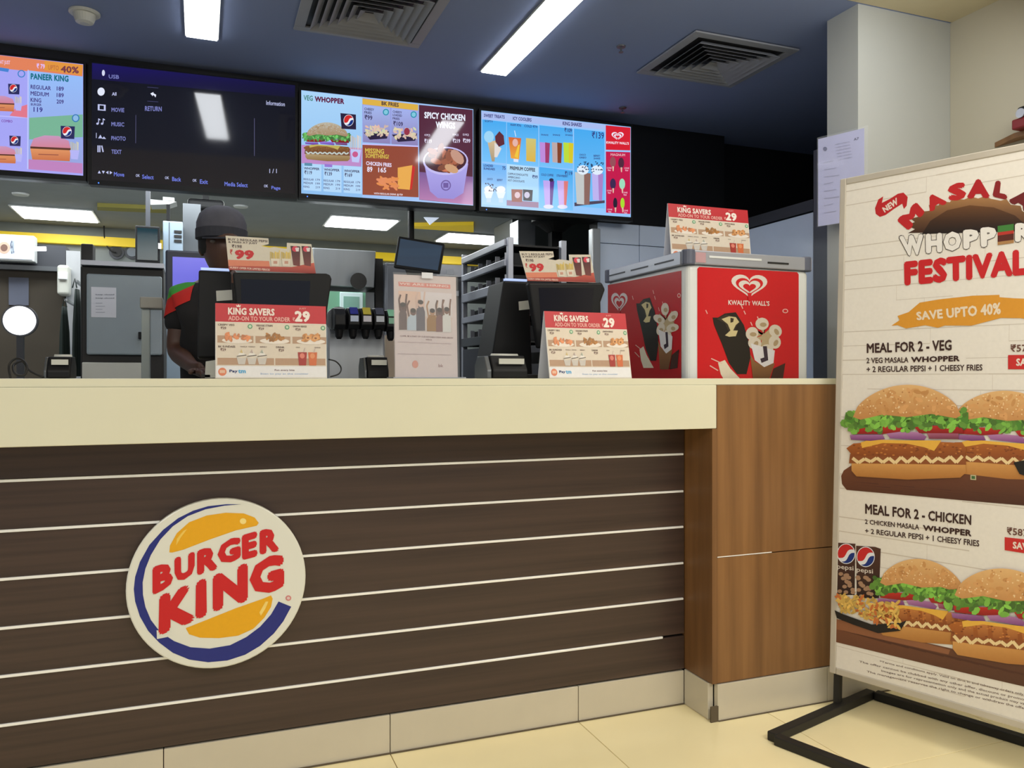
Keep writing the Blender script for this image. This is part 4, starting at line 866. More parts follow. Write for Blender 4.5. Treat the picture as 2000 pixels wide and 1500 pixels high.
# ink on the banner: picture frame = photo pixels
P = Paint(bp, corn, [(g, bl - g), (hc[1][0], bl - g), (hc[2][0], g), (g, g)]); P.LZ = .00012
def inv(a, b):
    v = np.linalg.solve(P.H, np.array([a, b, 1.0])); return (v[0] / v[2], v[1] / v[2])
SR_ = WB - g; BG = (240, 234, 224)
P.poly([inv(g, bl - g), inv(SR_, bl - g), inv(SR_, g), inv(g, g)], BG, 0)
r = random.Random(11)                      # printed pale brick pattern
nb = 34
for k in range(nb):
    b = g + (bl - 2 * g) * (k + .5) / nb
    if r.random() < .92: 
        x = g
        while x < SR_ - .05:
            l = r.uniform(.08, .3); x1 = min(x + l, SR_)
            if r.random() < .75:
                w_ = r.uniform(.0008, .0018); P.poly([inv(x, b + w_), inv(x1, b + w_), inv(x1, b - w_), inv(x, b - w_)], (214, 204, 190), 1)
            if r.random() < .5 and k < nb - 1: P.poly([inv(x, b), inv(x + .0012, b), inv(x + .0012, b + (bl - 2 * g) / nb), inv(x, b + (bl - 2 * g) / nb)], (220, 210, 198), 1)
            x = x1
cs = 3.6575; ox, oy = 1600, 330
def K(x, y): return (ox + x / cs, oy + y / cs)
def KP(pts, c, z, c2=None): P.poly([K(*p) for p in pts], c, z, c2)
REDB = (196, 34, 38); DB = (62, 36, 28)
KP([(405,250),(430,190),(465,170),(455,215),(510,190),(570,155),(610,148),(640,180),(632,240),(612,262),(600,225),(540,260),(480,300),(440,312),(410,290)], REDB, 3)
P.text('NEW', K(455,250), K(560,180), K(575,225), K(475,285), (240, 226, 214), 5, .05)
for ch, q, c in (('M', ((558,338),(700,215),(765,290),(645,415)), REDB), ('A', ((760,215),(850,130),(925,230),(800,290)), REDB), ('S', ((920,110),(1050,80),(1060,205),(935,222)), REDB),
              ('A', ((1080,72),(1205,72),(1225,205),(1060,205)), (180, 26, 32)), ('L', ((1265,85),(1345,95),(1345,222),(1240,195)), (140, 26, 30)), ('A', ((1440,140),(1530,200),(1500,330),(1350,230)), (110, 22, 26))):
    P.text(ch, *[K(*p) for p in q], c, 7, .09)
# rising sun-like dark semicircle behind the wording
pts = [(640,430),(690,405),(630,375),(690,355),(660,330),(740,315),(720,285),(800,280),(790,240),(860,245),(870,215),(940,225),(960,200),(1040,210),(1090,190),(1140,205),(1190,190),(1230,210),(1300,225),(1340,215),(1370,255),(1440,265),(1450,300),(1500,330),(1560,420),(1560,440)]
KP(pts, (176, 128, 80), 5, (60, 34, 20)); KP([(740,440),(800,350),(920,280),(1080,250),(1250,270),(1400,330),(1480,400),(1480,440)], (110, 70, 36), 6, (24, 12, 8))
for ch, q in (('W', ((575,450),(750,440),(745,585),(610,592))), ('H', ((765,440),(885,435),(885,570),(768,578))), ('O', ((893,432),(1020,425),(1020,560),(893,568))), ('P', ((1032,420),(1148,415),(1140,545),(1035,555))), ('P', ((1155,408),(1272,402),(1265,535),(1160,545))), ('R', ((1400,385),(1520,380),(1520,505),(1400,515)))):
    cx = sum(p[0] for p in q) / 4; cy = sum(p[1] for p in q) / 4
    P.text(ch, *[K(cx + (a - cx) * 1.07, cy + (b - cy) * 1.07) for a, b in q], (46, 26, 20), 9, .10); P.text(ch, *[K(*p) for p in q], (240, 236, 230), 10, .075)
for k, c in enumerate(((64, 128, 56), (64, 128, 56), (190, 52, 40), (90, 34, 22), (90, 34, 22), (176, 130, 80))):
    y = 392 + k * 22; KP([(1278, y + 8), (1392, y - 4), (1392, y + 18), (1278, y + 30)], c, 10)
P.text('FESTIVAL', K(610,628), K(1490,560), K(1490,745), K(612,800), (206, 32, 36), 10, .07)
KP([(515,1078),(575,1040),(560,1010),(640,985),(720,920),(860,900),(1100,880),(1290,878),(1290,895),(1400,905),(1800,930),(1900,1000),(1800,1050),(1500,1055),(1440,1045),(1300,1040),(1090,1090),(900,1085),(850,1100),(760,1080),(620,1100),(560,1075)], (226, 156, 46), 8)
P.text('SAVE UPTO 40%', K(692,985), K(1300,930), K(1300,1015), K(700,1045), (240, 222, 196), 11, .045)
P.text('MEAL FOR 2 - VEG', K(335,1200), K(948,1185), K(948,1262), K(335,1270), DB, 10, .035)
P.text('2 VEG MASALA', K(332,1302), K(636,1302), K(636,1342), K(332,1342), DB, 10, .02); P.text('WHOPPER', K(655,1302), K(1005,1298), K(1005,1340), K(655,1342), DB, 10, .05)
P.text('+ 2 REGULAR PEPSI + 1 CHEESY FRIES', K(332,1364), K(1168,1364), K(1168,1408), K(332,1406), DB, 10, .02)
P.text('₹575', K(1368,1228), K(1520,1228), K(1520,1280), K(1368,1280), (110, 70, 56), 10, .02); KP([(1350,1310),(1352,1302),(1760,1305),(1760,1412),(1350,1402)], (206, 44, 40), 9); P.text('SAVE ₹229', K(1408,1325), K(1700,1325), K(1700,1385), K(1408,1380), (240, 226, 214), 11, .04)
cs = 3.75; oy = 720
KP([(140,740),(160,700),(215,665),(1500,740),(3000,760),(3000,1080),(1500,972),(1100,935),(180,845),(145,800)], (122, 72, 44), 8, (60, 32, 20))
for k in range(14): KP([(180 + k * 90, 780 + k * 8 + (k % 3) * 20), (420 + k * 90, 800 + k * 9 + (k % 3) * 20), (420 + k * 90, 806 + k * 9 + (k % 3) * 20)], (84, 46, 30), 9)
burger(P, K(2080,0)[0], K(0,130)[1], 235, 185, 10, .05, seed=24)
burger(P, K(940,0)[0], K(0,105)[1], 235, 172, 10, .06, seed=22)
KP([(1425,655),(1500,640),(1640,680),(1700,760),(1560,770),(1470,740)], (30, 26, 18), 27)
burger(P, K(185,0)[0], K(0,75)[1], 243, 186, 30, .0, seed=21)
KP([(1108,742),(1150,745),(1150,782),(1108,778)], (200, 190, 150), 26); KP([(1116,750),(1142,752),(1142,774),(1116,772)], (70, 110, 60), 27)
P.text('MEAL FOR 2 - CHICKEN', K(318,948), K(1112,1040), K(1110,1115), K(318,1025), DB, 10, .035)
P.text('2 CHICKEN MASALA', K(315,1065), K(722,1108), K(722,1148), K(315,1100), DB, 10, .02); P.text('WHOPPER', K(750,1110), K(1112,1150), K(1112,1200), K(750,1152), DB, 10, .05)
P.text('+ 2 REGULAR PEPSI + 1 CHEESY FRIES', K(315,1132), K(1170,1228), K(1170,1275), K(315,1170), DB, 10, .02)
P.text('₹587', K(1375,1130), K(1530,1148), K(1530,1205), K(1375,1185), (110, 70, 56), 10, .02); KP([(1358,1205),(1760,1252),(1760,1368),(1358,1302)], (206, 44, 40), 9); P.text('SAVE ₹241', K(1418,1235), K(1700,1270), K(1700,1330), K(1418,1290), (240, 226, 214), 11, .04)
cs = 3.125; oy = 1020
KP([(66,575),(140,590),(480,690),(790,760),(1250,860),(2600,1150),(2600,1330),(1250,1000),(700,875),(66,722)], (128, 78, 50), 8, (50, 28, 20))
KP([(66,575),(480,690),(790,770),(780,800),(66,640)], (150, 96, 64), 9)
for k in range(16): KP([(80 + k * 110, 640 + k * 26), (420 + k * 110, 728 + k * 26), (420 + k * 110, 738 + k * 26)], (84, 46, 30), 10)
for x, y in ((82, 95), (205, 115)):        # cola glasses
    KP([(x, y), (x + 120, y + 8), (x + 155 if x > 100 else x + 118, y + 20), (x + 140 if x > 100 else x + 110, y + 330), (x, y + 330)], (84, 50, 36), 9, (40, 22, 18))
    for k in range(16): q = K(x + r.uniform(5, 100), y + r.uniform(190, 320)); P.ell(q[0], q[1], 5, 4, (170, 134, 106), 10, 7)
    q = K(x + 60, y + 70); pepsi_badge(P, q[0], q[1], 17, 19, 12)
    P.text('pepsi', K(x + 2, y + 135), K(x + 105, y + 148), K(x + 105, y + 185), K(x + 2, y + 172), (226, 216, 206), 12, .01)
burger(P, K(320,0)[0], K(0,170)[1], 190, 168, 14, .10, kind='chicken', seed=31)
burger(P, K(1560,0)[0], K(0,330)[1], 250, 215, 14, .12, kind='chicken', seed=33)
burger(P, K(780,0)[0], K(0,225)[1], 235, 190, 34, .10, kind='chicken', seed=32)
KP([(66,520),(120,545),(300,610),(480,600),(520,585),(480,650),(340,665),(180,610),(80,570)], (24, 18, 16), 33)   # dish of fries
for k in range(190):
    a = r.uniform(75, 475); b = 420 + r.uniform(0, 1) * (90 + (a - 75) * .2) + (a - 75) * .12
    q = K(a, b); g_ = r.uniform(.8, 1.1); an = r.uniform(0, 180); P.ell(q[0], q[1], r.uniform(5, 9), 3, (232 * g_, 190 * g_, 96 * g_) if r.random() < .75 else (206, 116, 56), 34 + k % 6, 6, an)
SM = (120, 100, 92)
for k, (t_, a, b) in enumerate((('*Terms and conditions apply. Valid on dine in and takeaway orders only. Prices inclusive of all taxes.', (345, 838), (1600, 1122)), ('The offer cannot be clubbed with any other offer, discount or promotion running at the restaurant.', (215, 840), (1700, 1176)), ('Images are for representation only and the actual product may vary in look, size and weight.', (355, 898), (1620, 1185)), ('The management reserves the right to change or withdraw the offer without any prior notice.', (262, 903), (1640, 1218)))):
    P.text(t_, K(*a), K(*b), K(b[0], b[1] + 22), K(a[0], a[1] + 16), SM, 3, .01)
P.build('banner_print', ban, PRINT, label='printed burgers, cola glasses and festival lettering on pale brick pattern')
# stand
fl0 = atZ(1507, 1449, 0); fl0 = Vector((fl0.x, fl0.y, 0)); tb = .03
def tubeb(a, b, wd=.032, h=.028, z=0):
    a = Vector(a); b = Vector(b); dd = (b - a).normalized(); s = Vector((-dd.y, dd.x, 0)) * wd
    return MB().obox(a - s / 2 + Vector((0, 0, z)), b - a, s, Vector((0, 0, h)))
bk = atZ(1698, 1361, 0); ltd = (Vector((bk.x, min(bk.y, 2.152), 0)) - fl0); 
mk('base_tube', tubeb(fl0, fl0 + ltd), m_mblack, ban, bevel=.003)
mk('base_tube', tubeb(fl0 + d * WB, fl0 + ltd + d * WB), m_mblack, ban, bevel=.003)
mk('base_tube', tubeb(fl0 + ltd.normalized() * .0 + d * .017, fl0 + d * (WB - .017)), m_mblack, ban, bevel=.003)
mk('base_tube', tubeb(fl0 + ltd + d * .017, fl0 + ltd + d * (WB - .017)), m_mblack, ban, bevel=.003)
for s in (.012, WB - .012):
    a = Vector((post.x, post.y, .026)) + d * s
    lean_up = (bp.ey)
    mk('post', MB().obox(a - bp.ex * .010 - bp.n * .026 - lt * .006, bp.ex * .02, bp.n * -.02, bp.ey * (bl + .06)), m_mblack, ban)

# papers taped on the pillar corner
pp = Plane((2.505, 2.568, EYE), d, (0, 0, 1)); q = [pp.hit(*p) for p in ((1598,272),(1688,250),(1690,440),(1599,442))]
t = thing('notice_sheets', pp.w(0, q[2][1]), 'pale lilac printed sheets in a sleeve hung on the cream pillar corner', 'paper')
mk('sheet', MB().obox(pp.w(q[0][0], q[3][1], -.001), pp.ex * (q[1][0] - q[0][0]), pp.ey * (q[0][1] - q[3][1]), pp.n * .002), mat('lilac_paper', (178, 178, 212), .6, var=.02), t)
mk('sleeve', MB().obox(pp.w(q[0][0] - .003, q[3][1] - .003, .0025), pp.ex * (q[1][0] - q[0][0] + .02), pp.ey * (q[0][1] - q[3][1] + .01), pp.n * .001), m_glass, t)
P = Paint(pp, [(1598,272),(1688,250),(1690,440),(1599,442)], q)
P.ell(1612, 291, 4, 4, (90, 90, 130), 8)
for k in range(6): P.tx('notice of licence', 1632 + k, 281 + k * 6, 28, 2.4, (150, 150, 180), 8, -.2)
for k in range(8): P.line([(1610, 318 + k * 14), (1628 + (k % 3) * 6, 314 + k * 14)], 1.4, (160, 160, 190), 8)
P.tx('A7', 1668, 270, 10, 5, (100, 100, 130), 8, -.2); P.build('printing', t, PRINT)

# red cased alarm unit on a wooden ledge on the right wall, above the banner
q = atT(1990, 270, 3.0); xw = XR
d1 = ray(1975, 270); tt_ = (XR - .09) / d1.x; w1 = Vector((0, 0, EYE)) + d1 * tt_
d2 = ray(1940, 288); w2 = Vector((0, 0, EYE)) + d2 * ((XR - .01) / d2.x)
mk('wooden_ledge', MB().prism([(XR - .002, w2.y, w2.z), (XR - .002, w2.y - .6, w2.z - .0), (XR - .06, w2.y - .6, w2.z), (XR - .05, w2.y - .12, w2.z)], (0, 0, .02)), m_wood, label='thin wooden ledge on the beige wall above the banner', cat='shelf')
t = thing('alarm_unit', (XR - .04, w1.y - .1, w2.z + .02), 'dark red case with black top on the ledge above the banner', 'alarm')
zc = w2.z + .0205; ya = w1.y
mk('case', B(XR - .09, XR - .004, ya - .26, ya, zc, zc + .04), mat('dark_red_enamel', (120, 22, 30), .4), t, bevel=.006)
mk('black_cover', B(XR - .085, XR - .006, ya - .24, ya - .015, zc + .041, zc + .085), m_black, t, bevel=.012, seg=3)
mk('knob', MB().lathe((XR - .09, ya - .04, zc + .055), [(.018, -.006), (.018, .0)], 16, 'x'), m_alu, t)

# ------------------------------------------------------------------ cashier
def skin_mesh(name, joints, edges, m, parent, lv=2, root=0):
    """joints: [(Vector, rx, ry)]"""
    me = bpy.data.meshes.new(name); me.from_pydata([j[0] - wpos(parent) for j in joints], edges, []); me.materials.append(m)
    o = bpy.data.objects.new(name, me); C.objects.link(o); o.parent = parent; WP[o.name] = wpos(parent)
    md = o.modifiers.new('skin', 'SKIN'); md.use_smooth_shade = True
    for i, j in enumerate(joints): me.skin_vertices[0].data[i].radius = (j[1], j[2]); me.skin_vertices[0].data[i].use_root = (i == root)
    sd = o.modifiers.new('sub', 'SUBSURF'); sd.levels = lv; sd.render_levels = lv
    return o
hd = atT(433, 478, 2.98); base = Vector((hd.x, hd.y + .03, 0))
per = thing('person', base, 'cashier in grey cap and black shirt with red-green shoulder, behind the left till', 'person')
Zs = atT(352, 566, 2.98).z
rt = Vector((CS, -SN, 0)); fw = Vector((-hd.x, -hd.y, 0)).normalized()     # image right, towards the camera
def pt(r_, f_, z): return Vector((hd.x, hd.y, z)) + rt * r_ + fw * f_
top_z = hd.z
sh_z = Zs - .015
elb = pt(-.165, .02, atT(350, 688, 2.96).z); wr_ = pt(-.095, .24, EYE + .035); hnd = pt(-.06, .30, EYE + .022)
J = [(pt(.0, -.03, .92), .15, .11), (pt(0, -.03, 1.08), .135, .10), (pt(0, -.02, 1.25), .15, .11), (pt(0, -.01, sh_z - .02), .12, .09), (pt(0, .0, sh_z + .06), .055, .055), (pt(0, .02, sh_z + .12), .05, .055),
     (pt(-.14, -.01, sh_z - .02), .052, .052), (elb, .04, .04), (wr_, .026, .022), (hnd, .034, .015),
     (pt(.15, -.01, sh_z - .02), .055, .055), (pt(.20, .02, sh_z - .29), .042, .042), (pt(.10, .22, EYE + .04), .027, .023), (pt(.07, .28, EYE + .022), .034, .015),
     (pt(-.09, -.03, .85), .085, .085), (pt(-.09, -.01, .48), .058, .058), (pt(-.09, -.03, .09), .04, .04), (pt(-.09, .10, .045), .045, .035),
     (pt(.09, -.03, .85), .085, .085), (pt(.09, -.01, .48), .058, .058), (pt(.09, -.03, .09), .04, .04), (pt(.09, .10, .045), .045, .035)]
E = [(0, 1), (1, 2), (2, 3), (3, 4), (4, 5), (3, 6), (6, 7), (7, 8), (8, 9), (3, 10), (10, 11), (11, 12), (12, 13), (0, 14), (14, 15), (15, 16), (16, 17), (0, 18), (18, 19), (19, 20), (20, 21)]
skin_mesh('body', J, E, m_skin, per)
# head: shaped ellipsoid with brow, nose, chin
def head_mesh():
    mb = MB(); n, m_ = 26, 20; hc_ = pt(0, .03, hd.z - .005); V = []
    for i in range(m_ + 1):
        ph = math.pi * i / m_
        for k in range(n):
            th = 2 * math.pi * k / n; x = math.sin(ph) * math.cos(th); y = math.sin(ph) * math.sin(th); z = math.cos(ph)
            wx = .074 * (1 - .18 * max(0, -z)); dy = .094 * (1 - .12 * max(0, -z)); pz = .118 * z
            if z > .25: wx *= .94; dy *= .88
            px_ = x * wx; py = y * dy
            if y > 0:
                py += .020 * math.exp(-((px_ / .013) ** 2) - ((pz + .022) / .022) ** 2)      # nose
                py += .006 * math.exp(-((abs(px_) - .0) / .03) ** 2 - ((pz + .058) / .010) ** 2)   # mouth
                py -= .008 * math.exp(-((abs(px_) - .03) / .014) ** 2 - ((pz - .002) / .012) ** 2)    # eye sockets
                py += .008 * math.exp(-((px_) / .025) ** 2 - ((pz + .095) / .018) ** 2)       # chin
            V.append(hc_ + rt * px_ + fw * py + Vector((0, 0, pz)))
    Fc = [(i * n + k, i * n + (k + 1) % n, (i + 1) * n + (k + 1) % n, (i + 1) * n + k) for i in range(m_) for k in range(n)]
    mb.add(V, Fc)
    for s in (-1, 1): mb.lathe(hc_ + rt * .072 * s + Vector((0, 0, -.012)), [(.004, -.028), (.012, -.015), (.014, .01), (.008, .026)], 8)
    return mb
mk('head', head_mesh(), m_skin, per, smooth=True)
hc_ = pt(0, .03, hd.z - .005)
ey = MB()
for s in (-1, 1): ey.lathe(hc_ + rt * .03 * s + fw * .079, [(.001, -.007), (.011, -.003), (.011, .003), (.001, .007)], 10)
mk('eye', ey, mat('eye_white', (130, 120, 112), .4), per)
mk('hair', MB().lathe(hc_ + fw * -.02 + Vector((0, 0, -.035)), [(.070, 0), (.080, .02), (.082, .05), (.078, .08)], 24), mat('black_hair', (20, 17, 16), .7), per, smooth=True)
cp = MB(); prof = [(.084, .0), (.088, .03), (.087, .06), (.077, .09), (.056, .11), (.03, .120), (.004, .123)]
cp.lathe(hc_ + fw * -.0 + Vector((0, 0, .018)), prof, 28)
cap = mk('cap', cp, m_cap, per, smooth=True)
mk('cap_band', MB().lathe(hc_ + Vector((0, 0, .016)), [(.086, 0), (.0905, .002), (.0905, .036), (.088, .038)], 28), m_capd, cap, smooth=False)
bm_ = [hc_ + rt * (.07 * math.sin(a)) + fw * (.07 + .07 * math.cos(a)) + Vector((0, 0, .012 - .012 * math.cos(a))) for a in [math.pi * (k / 10 - .5) for k in range(11)]]
mk('cap_peak', MB().prism(bm_, (0, 0, .006)), m_capd, cap)
# shirt
JS = [(pt(.0, -.03, .90), .165, .125), (pt(0, -.03, 1.08), .15, .115), (pt(0, -.02, 1.25), .165, .125), (pt(0, -.01, sh_z - .02), .135, .105), (pt(0, 0, sh_z + .035), .07, .07),
      (pt(-.14, -.01, sh_z - .02), .068, .068), (elb.lerp(pt(-.14, -.01, sh_z - .02), .32), .058, .058), (pt(.15, -.01, sh_z - .02), .068, .068), (pt(.19, .01, sh_z - .22), .058, .058)]
shirt = skin_mesh('shirt', JS, [(0, 1), (1, 2), (2, 3), (3, 4), (3, 5), (5, 6), (3, 7), (7, 8)], m_shirt, per, 3)
skin_mesh('trousers', [(pt(0, -.03, .93), .16, .12), (pt(-.09, -.03, .85), .095, .095), (pt(-.09, -.01, .48), .07, .07), (pt(-.09, -.03, .10), .055, .055), (pt(.09, -.03, .85), .095, .095), (pt(.09, -.01, .48), .07, .07), (pt(.09, -.03, .10), .055, .055)], [(0, 1), (1, 2), (2, 3), (0, 4), (4, 5), (5, 6)], mat('black_trouser_cloth', (22, 22, 26), .9), per)
# coloured yoke on the shoulder
bpy.context.view_layer.update()
ev = shirt.evaluated_get(bpy.context.evaluated_depsgraph_get()); me_ = ev.to_mesh()
for nm, lo, hi, m in (('green', .0, .2, mat('green_yoke_cloth', (60, 150, 50), .8)), ('red', -.058, .0, mat('red_yoke_cloth', (196, 34, 26), .8))):
    import bmesh
    bm = bmesh.new(); bm.from_mesh(me_); L = wpos(per); o_ = pt(0, 0, 0) - L; nz_ = Vector((0, 0, 1)) - rt * .45
    c0 = o_ + rt * -.14; c0.z = sh_z - .006 - L.z
    for co, no, cl in ((o_ + rt * -.075, rt, 'out'), (c0 + Vector((0, 0, hi)), nz_, 'out'), (c0 + Vector((0, 0, lo)), nz_, 'in')):
        bmesh.ops.bisect_plane(bm, geom=bm.verts[:] + bm.edges[:] + bm.faces[:], plane_co=co, plane_no=no, clear_outer=cl == 'out', clear_inner=cl == 'in')
    mb = MB(); bm.verts.ensure_lookup_table(); bm.verts.index_update()
    mb.V = [v_.co + L + v_.normal * .003 for v_ in bm.verts]; mb.F = [tuple(v_.index for v_ in f.verts) for f in bm.faces]; bm.free()
    if mb.V: mk('yoke_patch', mb, m, per, smooth=True, label=nm + ' shoulder patch')
ev.to_mesh_clear()
# fingers
for s, hp, wp_ in ((-1, hnd, wr_), (1, pt(.07, .28, EYE + .022), pt(.10, .22, EYE + .04))):
    dr = (hp - wp_).normalized(); sd_ = dr.cross(Vector((0, 0, 1))).normalized()
    fj = [(hp - dr * .01, .016, .011)]; fe = []
    for k, ln_ in enumerate((.066, .078, .072, .056)):
        o_ = hp + sd_ * (-.03 + .02 * k) + dr * .02; i0 = len(fj)
        fj += [(o_, .0095, .0095), (o_ + dr * ln_ * .5 + Vector((0, 0, .006)), .0085, .0085), (o_ + dr * ln_ + Vector((0, 0, -.012)), .0075, .0075)]; fe += [(0, i0), (i0, i0 + 1), (i0 + 1, i0 + 2)]
    i0 = len(fj); th_ = hp + sd_ * (.035 * -s) - dr * .01
    fj += [(th_, .011, .011), (th_ + sd_ * (.02 * -s) + dr * .035, .009, .009)]; fe += [(0, i0), (i0, i0 + 1)]
    skin_mesh('fingers', fj, fe, m_skin, per, 1)
for s in (-1, 1): mk('shoe', MB().tube([pt(.09 * s, -.10, .04), pt(.09 * s, .0, .05), pt(.09 * s, .14, .035)], [.04, .05, .034], 14), m_black, per, smooth=True)

# ------------------------------------------------------------------ kitchen
def scr(name, parent, u0, v0, u1, v1, Y, c, c2, em=.5):
    m = mat(name + str(c), c, .15, var=0, col2=c2, emit=em, scale=(.1, .1, 3))
    return mk(name, pb(u0, v0, u1, v1, Y, .002), m, parent)
# far-left: brown wall unit with shelf, lit box, glowing disc
t = thing('wall_unit', (atY(50, 600, 5.2).x, 5.3, 0), 'olive brown wall unit with dark shelf at the far left of the kitchen', 'cabinet')
mk('carcass', pb(-40, 524, 128, 735, 5.2, .3, 0), m_brown, t)
mk('top_box', pb(-40, 476, 128, 519, 5.2, .3), m_dgrey, t)
mk('shelf_edge', pb(-40, 518, 130, 527, 5.16, .04), m_dsteel, t)
mk('end_post', pb(129, 490, 157, 735, 5.2, .3, 0), m_steel, t)
t = thing('menu_light_box', atY(30, 510, 5.1), 'small lit white menu box at the left frame edge', 'sign'); 
x0, x1, z0, z1 = pxr(-30, 458, 67, 509, 5.1)
mk('box', B(x0, x1, 5.1, 5.19, z0, z1), m_white, t, bevel=.004)
mk('lit_face', B(x0 + .01, x1 - .01, 5.095, 5.0995, z0 + .01, z1 - .01), mat('lit_menu_face', (196, 208, 226), .4, var=.02, emit=.55), t)
pq = Plane((x0, 5.0945, z0), (1, 0, 0), (0, 0, 1)); hq = [pq.hit(*p) for p in ((0,458),(67,460),(67,510),(0,507))]
P = Paint(pq, [(0,458),(67,460),(67,510),(0,507)], hq); P.ell(8, 484, 12, 12, (200, 170, 150), 1); P.ell(8, 484, 7, 7, (120, 90, 80), 2); P.tx('MENU', 20, 470, 8, 26, (60, 70, 90), 2)
P.build('printing', t, PRINT)
mk('tube_light', MB().tube([atY(66, 486, 5.05), atY(90, 486, 5.05)], .012, 10), m_bulb, label='short lit tube right of the small menu box', cat='lamp')
t = thing('glowing_disc', atY(38, 690, 4.6), 'round glowing white disc at the left edge, before the brown wall unit', 'lamp')
c_ = atY(38, 626, 4.6); rr_ = (atY(38, 598, 4.6).z - c_.z)
mk('lit_disc', MB().lathe(c_, [(rr_, -.02), (rr_, 0)], 40, 'y'), mat('lit_disc_face', (250, 252, 255), .5, var=0, emit=3), t)  # flat emissive disc on a stem
mk('rim', MB().lathe(c_ + Vector((0, .004, 0)), [(rr_ + .008, -.03), (rr_ + .008, -.001)], 40, 'y'), m_dgrey, t)
mk('stem', B(c_.x - .015, c_.x + .015, 4.61, 4.64, 0, c_.z), m_dgrey, t)
mk('paper_notice', pb(17, 542, 56, 596, 5.195, .003), mat('bluish_notice', (92, 96, 112), .7), label='bluish grey paper notice above the glowing disc', cat='paper')
t = thing('paper_dispenser', atY(122, 577, 5.1), 'white paper towel dispenser beside the brown wall unit', 'dispenser')
mk('body', pb(111, 517, 134, 576, 5.08, .11), m_offw, t, bevel=.015, seg=3); mk('front_cover', pb(113, 531, 132, 546, 5.07, .009), m_white, t, bevel=.004)
# hanging aprons
for k, (u0, u1, v0, v1, lb) in enumerate(((112, 134, 598, 722, 'dark green apron hanging left of the grey warming cabinet, lower one'), (132, 154, 560, 735, 'dark green apron hanging beside the grey warming cabinet, taller one'))):
    a = atY((u0 + u1) / 2, v0, 4.75); b = atY((u0 + u1) / 2, v1, 4.75); wd = atY(u1, v0, 4.75).x - atY(u0, v0, 4.75).x
    t = thing('apron', (a.x, 4.8, b.z), lb, 'apron')
    V = []; nn = 16
    for i, fr_ in enumerate((0, .15, .4, .7, 1)):
        for j in range(nn):
            th = 2 * math.pi * j / nn; yy_ = 4.8 + .1 * k; rw = wd * (.2 + .25 * min(1, fr_ * 2)); V.append((a.x + rw * math.cos(th) * (1 + .15 * math.cos(th * 5)), yy_ + .045 * math.sin(th) * (1 + .3 * math.cos(th * 4)), a.z + (b.z - a.z) * fr_))
    mk('cloth', MB().add(V, [(i * nn + j, i * nn + (j + 1) % nn, (i + 1) * nn + (j + 1) % nn, (i + 1) * nn + j) for i in range(4) for j in range(nn)] + [tuple(range(nn))]), m_green, t, smooth=True)
    mk('loop', MB().tube([a + Vector((-.01, .05, 0)), a + Vector((0, .06, .05)), a + Vector((.01, .05, 0))], .004, 6), m_green, t)
    mk('hook', B(a.x - .008, a.x + .008, 4.84, 5.19, a.z + .035, a.z + .047), m_steel, t)
# warming cabinet with grey door
t = thing('warming_cabinet', (atY(240, 738, 4.5).x, 4.7, 0), 'tall grey-doored cabinet in a black frame with a taped paper', 'cabinet')
mk('frame', pb(157, 521, 320, 740, 4.5, .4, 0), m_mblack, t, bevel=.01)
mk('door', pb(169, 537, 316, 693, 4.47, .028), mat('bluish_grey_door', (148, 160, 166), .35, var=.04), t, bevel=.008)
mk('handle', pb(270, 648, 276, 662, 4.44, .029), m_black, t, bevel=.003)
mk('base_panel', pb(160, 708, 276, 739, 4.47, .028, .2), m_offw, t, bevel=.004)
mk('top_ledge', pb(157, 511, 320, 520, 4.46, .42), m_alu, t)
mk('paper_notice', pb(178, 561, 227, 620, 4.4675, .002), m_paper, label='white paper taped on the grey cabinet door', cat='paper')
pq = Plane((0, 4.466, EYE), (1, 0, 0), (0, 0, 1)); hq = [pq.hit(*p) for p in ((178,561),(227,561),(227,620),(178,620))]
bb = bpy.data.objects['paper_notice.001']; P = Paint(pq, [(178,561),(227,561),(227,620),(178,620)], hq)
for k in range(2): P.tx('keep closed', 187, 574 + k * 7, 36, 3, (120, 124, 140), 2)
for k in range(4): P.line([(187, 592 + k * 6), (200 + 5 * (k % 2), 592 + k * 6)], 1, (170, 174, 190), 2)
P.build('printing', bb, PRINT)
mk('junction_box', pb(158, 476, 182, 508, 4.6, .1), m_mblack, label='black junction box on top of the grey-doored cabinet', cat='electrical box', bevel=.005)
for u, lb in ((228, 'left'), (258, 'right')):
    q = atY(u, 493, 7.79); t = thing('wall_socket', q, 'small round wall socket above the grey-doored cabinet, %s one' % lb, 'socket')
    mk('ring', MB().lathe(q, [(.06, 0), (.06, .015)], 18, 'y'), m_dgrey, t); mk('insert', MB().lathe(q + Vector((0, -.016, 0)), [(.04, 0), (.04, .01)], 16, 'y'), m_mblack if lb == 'left' else m_grey, t)
cable([(205,395,0),(203,430,0),(205,470,.05),(215,488,.05),(226,493,.05)], .006, 'thin dark cable hanging down to the left wall socket', 7.7)
# ceiling vent at far left
q = [atZ(u, v, KZ - .02) for u, v in ((-15, 372), (12, 378), (38, 425), (-15, 400))]
# white post with head
t = thing('post_stand', (atY(285, 738, 3.3).x, 3.3, 0), 'pale square post with a box head before the grey cabinet door', 'stand')
mk('post', pb(276, 602, 293, 738, 3.3, .04, 0), mat('pale_green_grey_paint', (168, 178, 176), .5), t, bevel=.003)
mk('head_box', pb(273, 580, 318, 602, 3.28, .09), mat('warm_grey_plastic', (150, 148, 140), .5), t, bevel=.004)
mk('side_plate', pb(294, 602, 322, 692, 3.33, .006), m_glass, t)
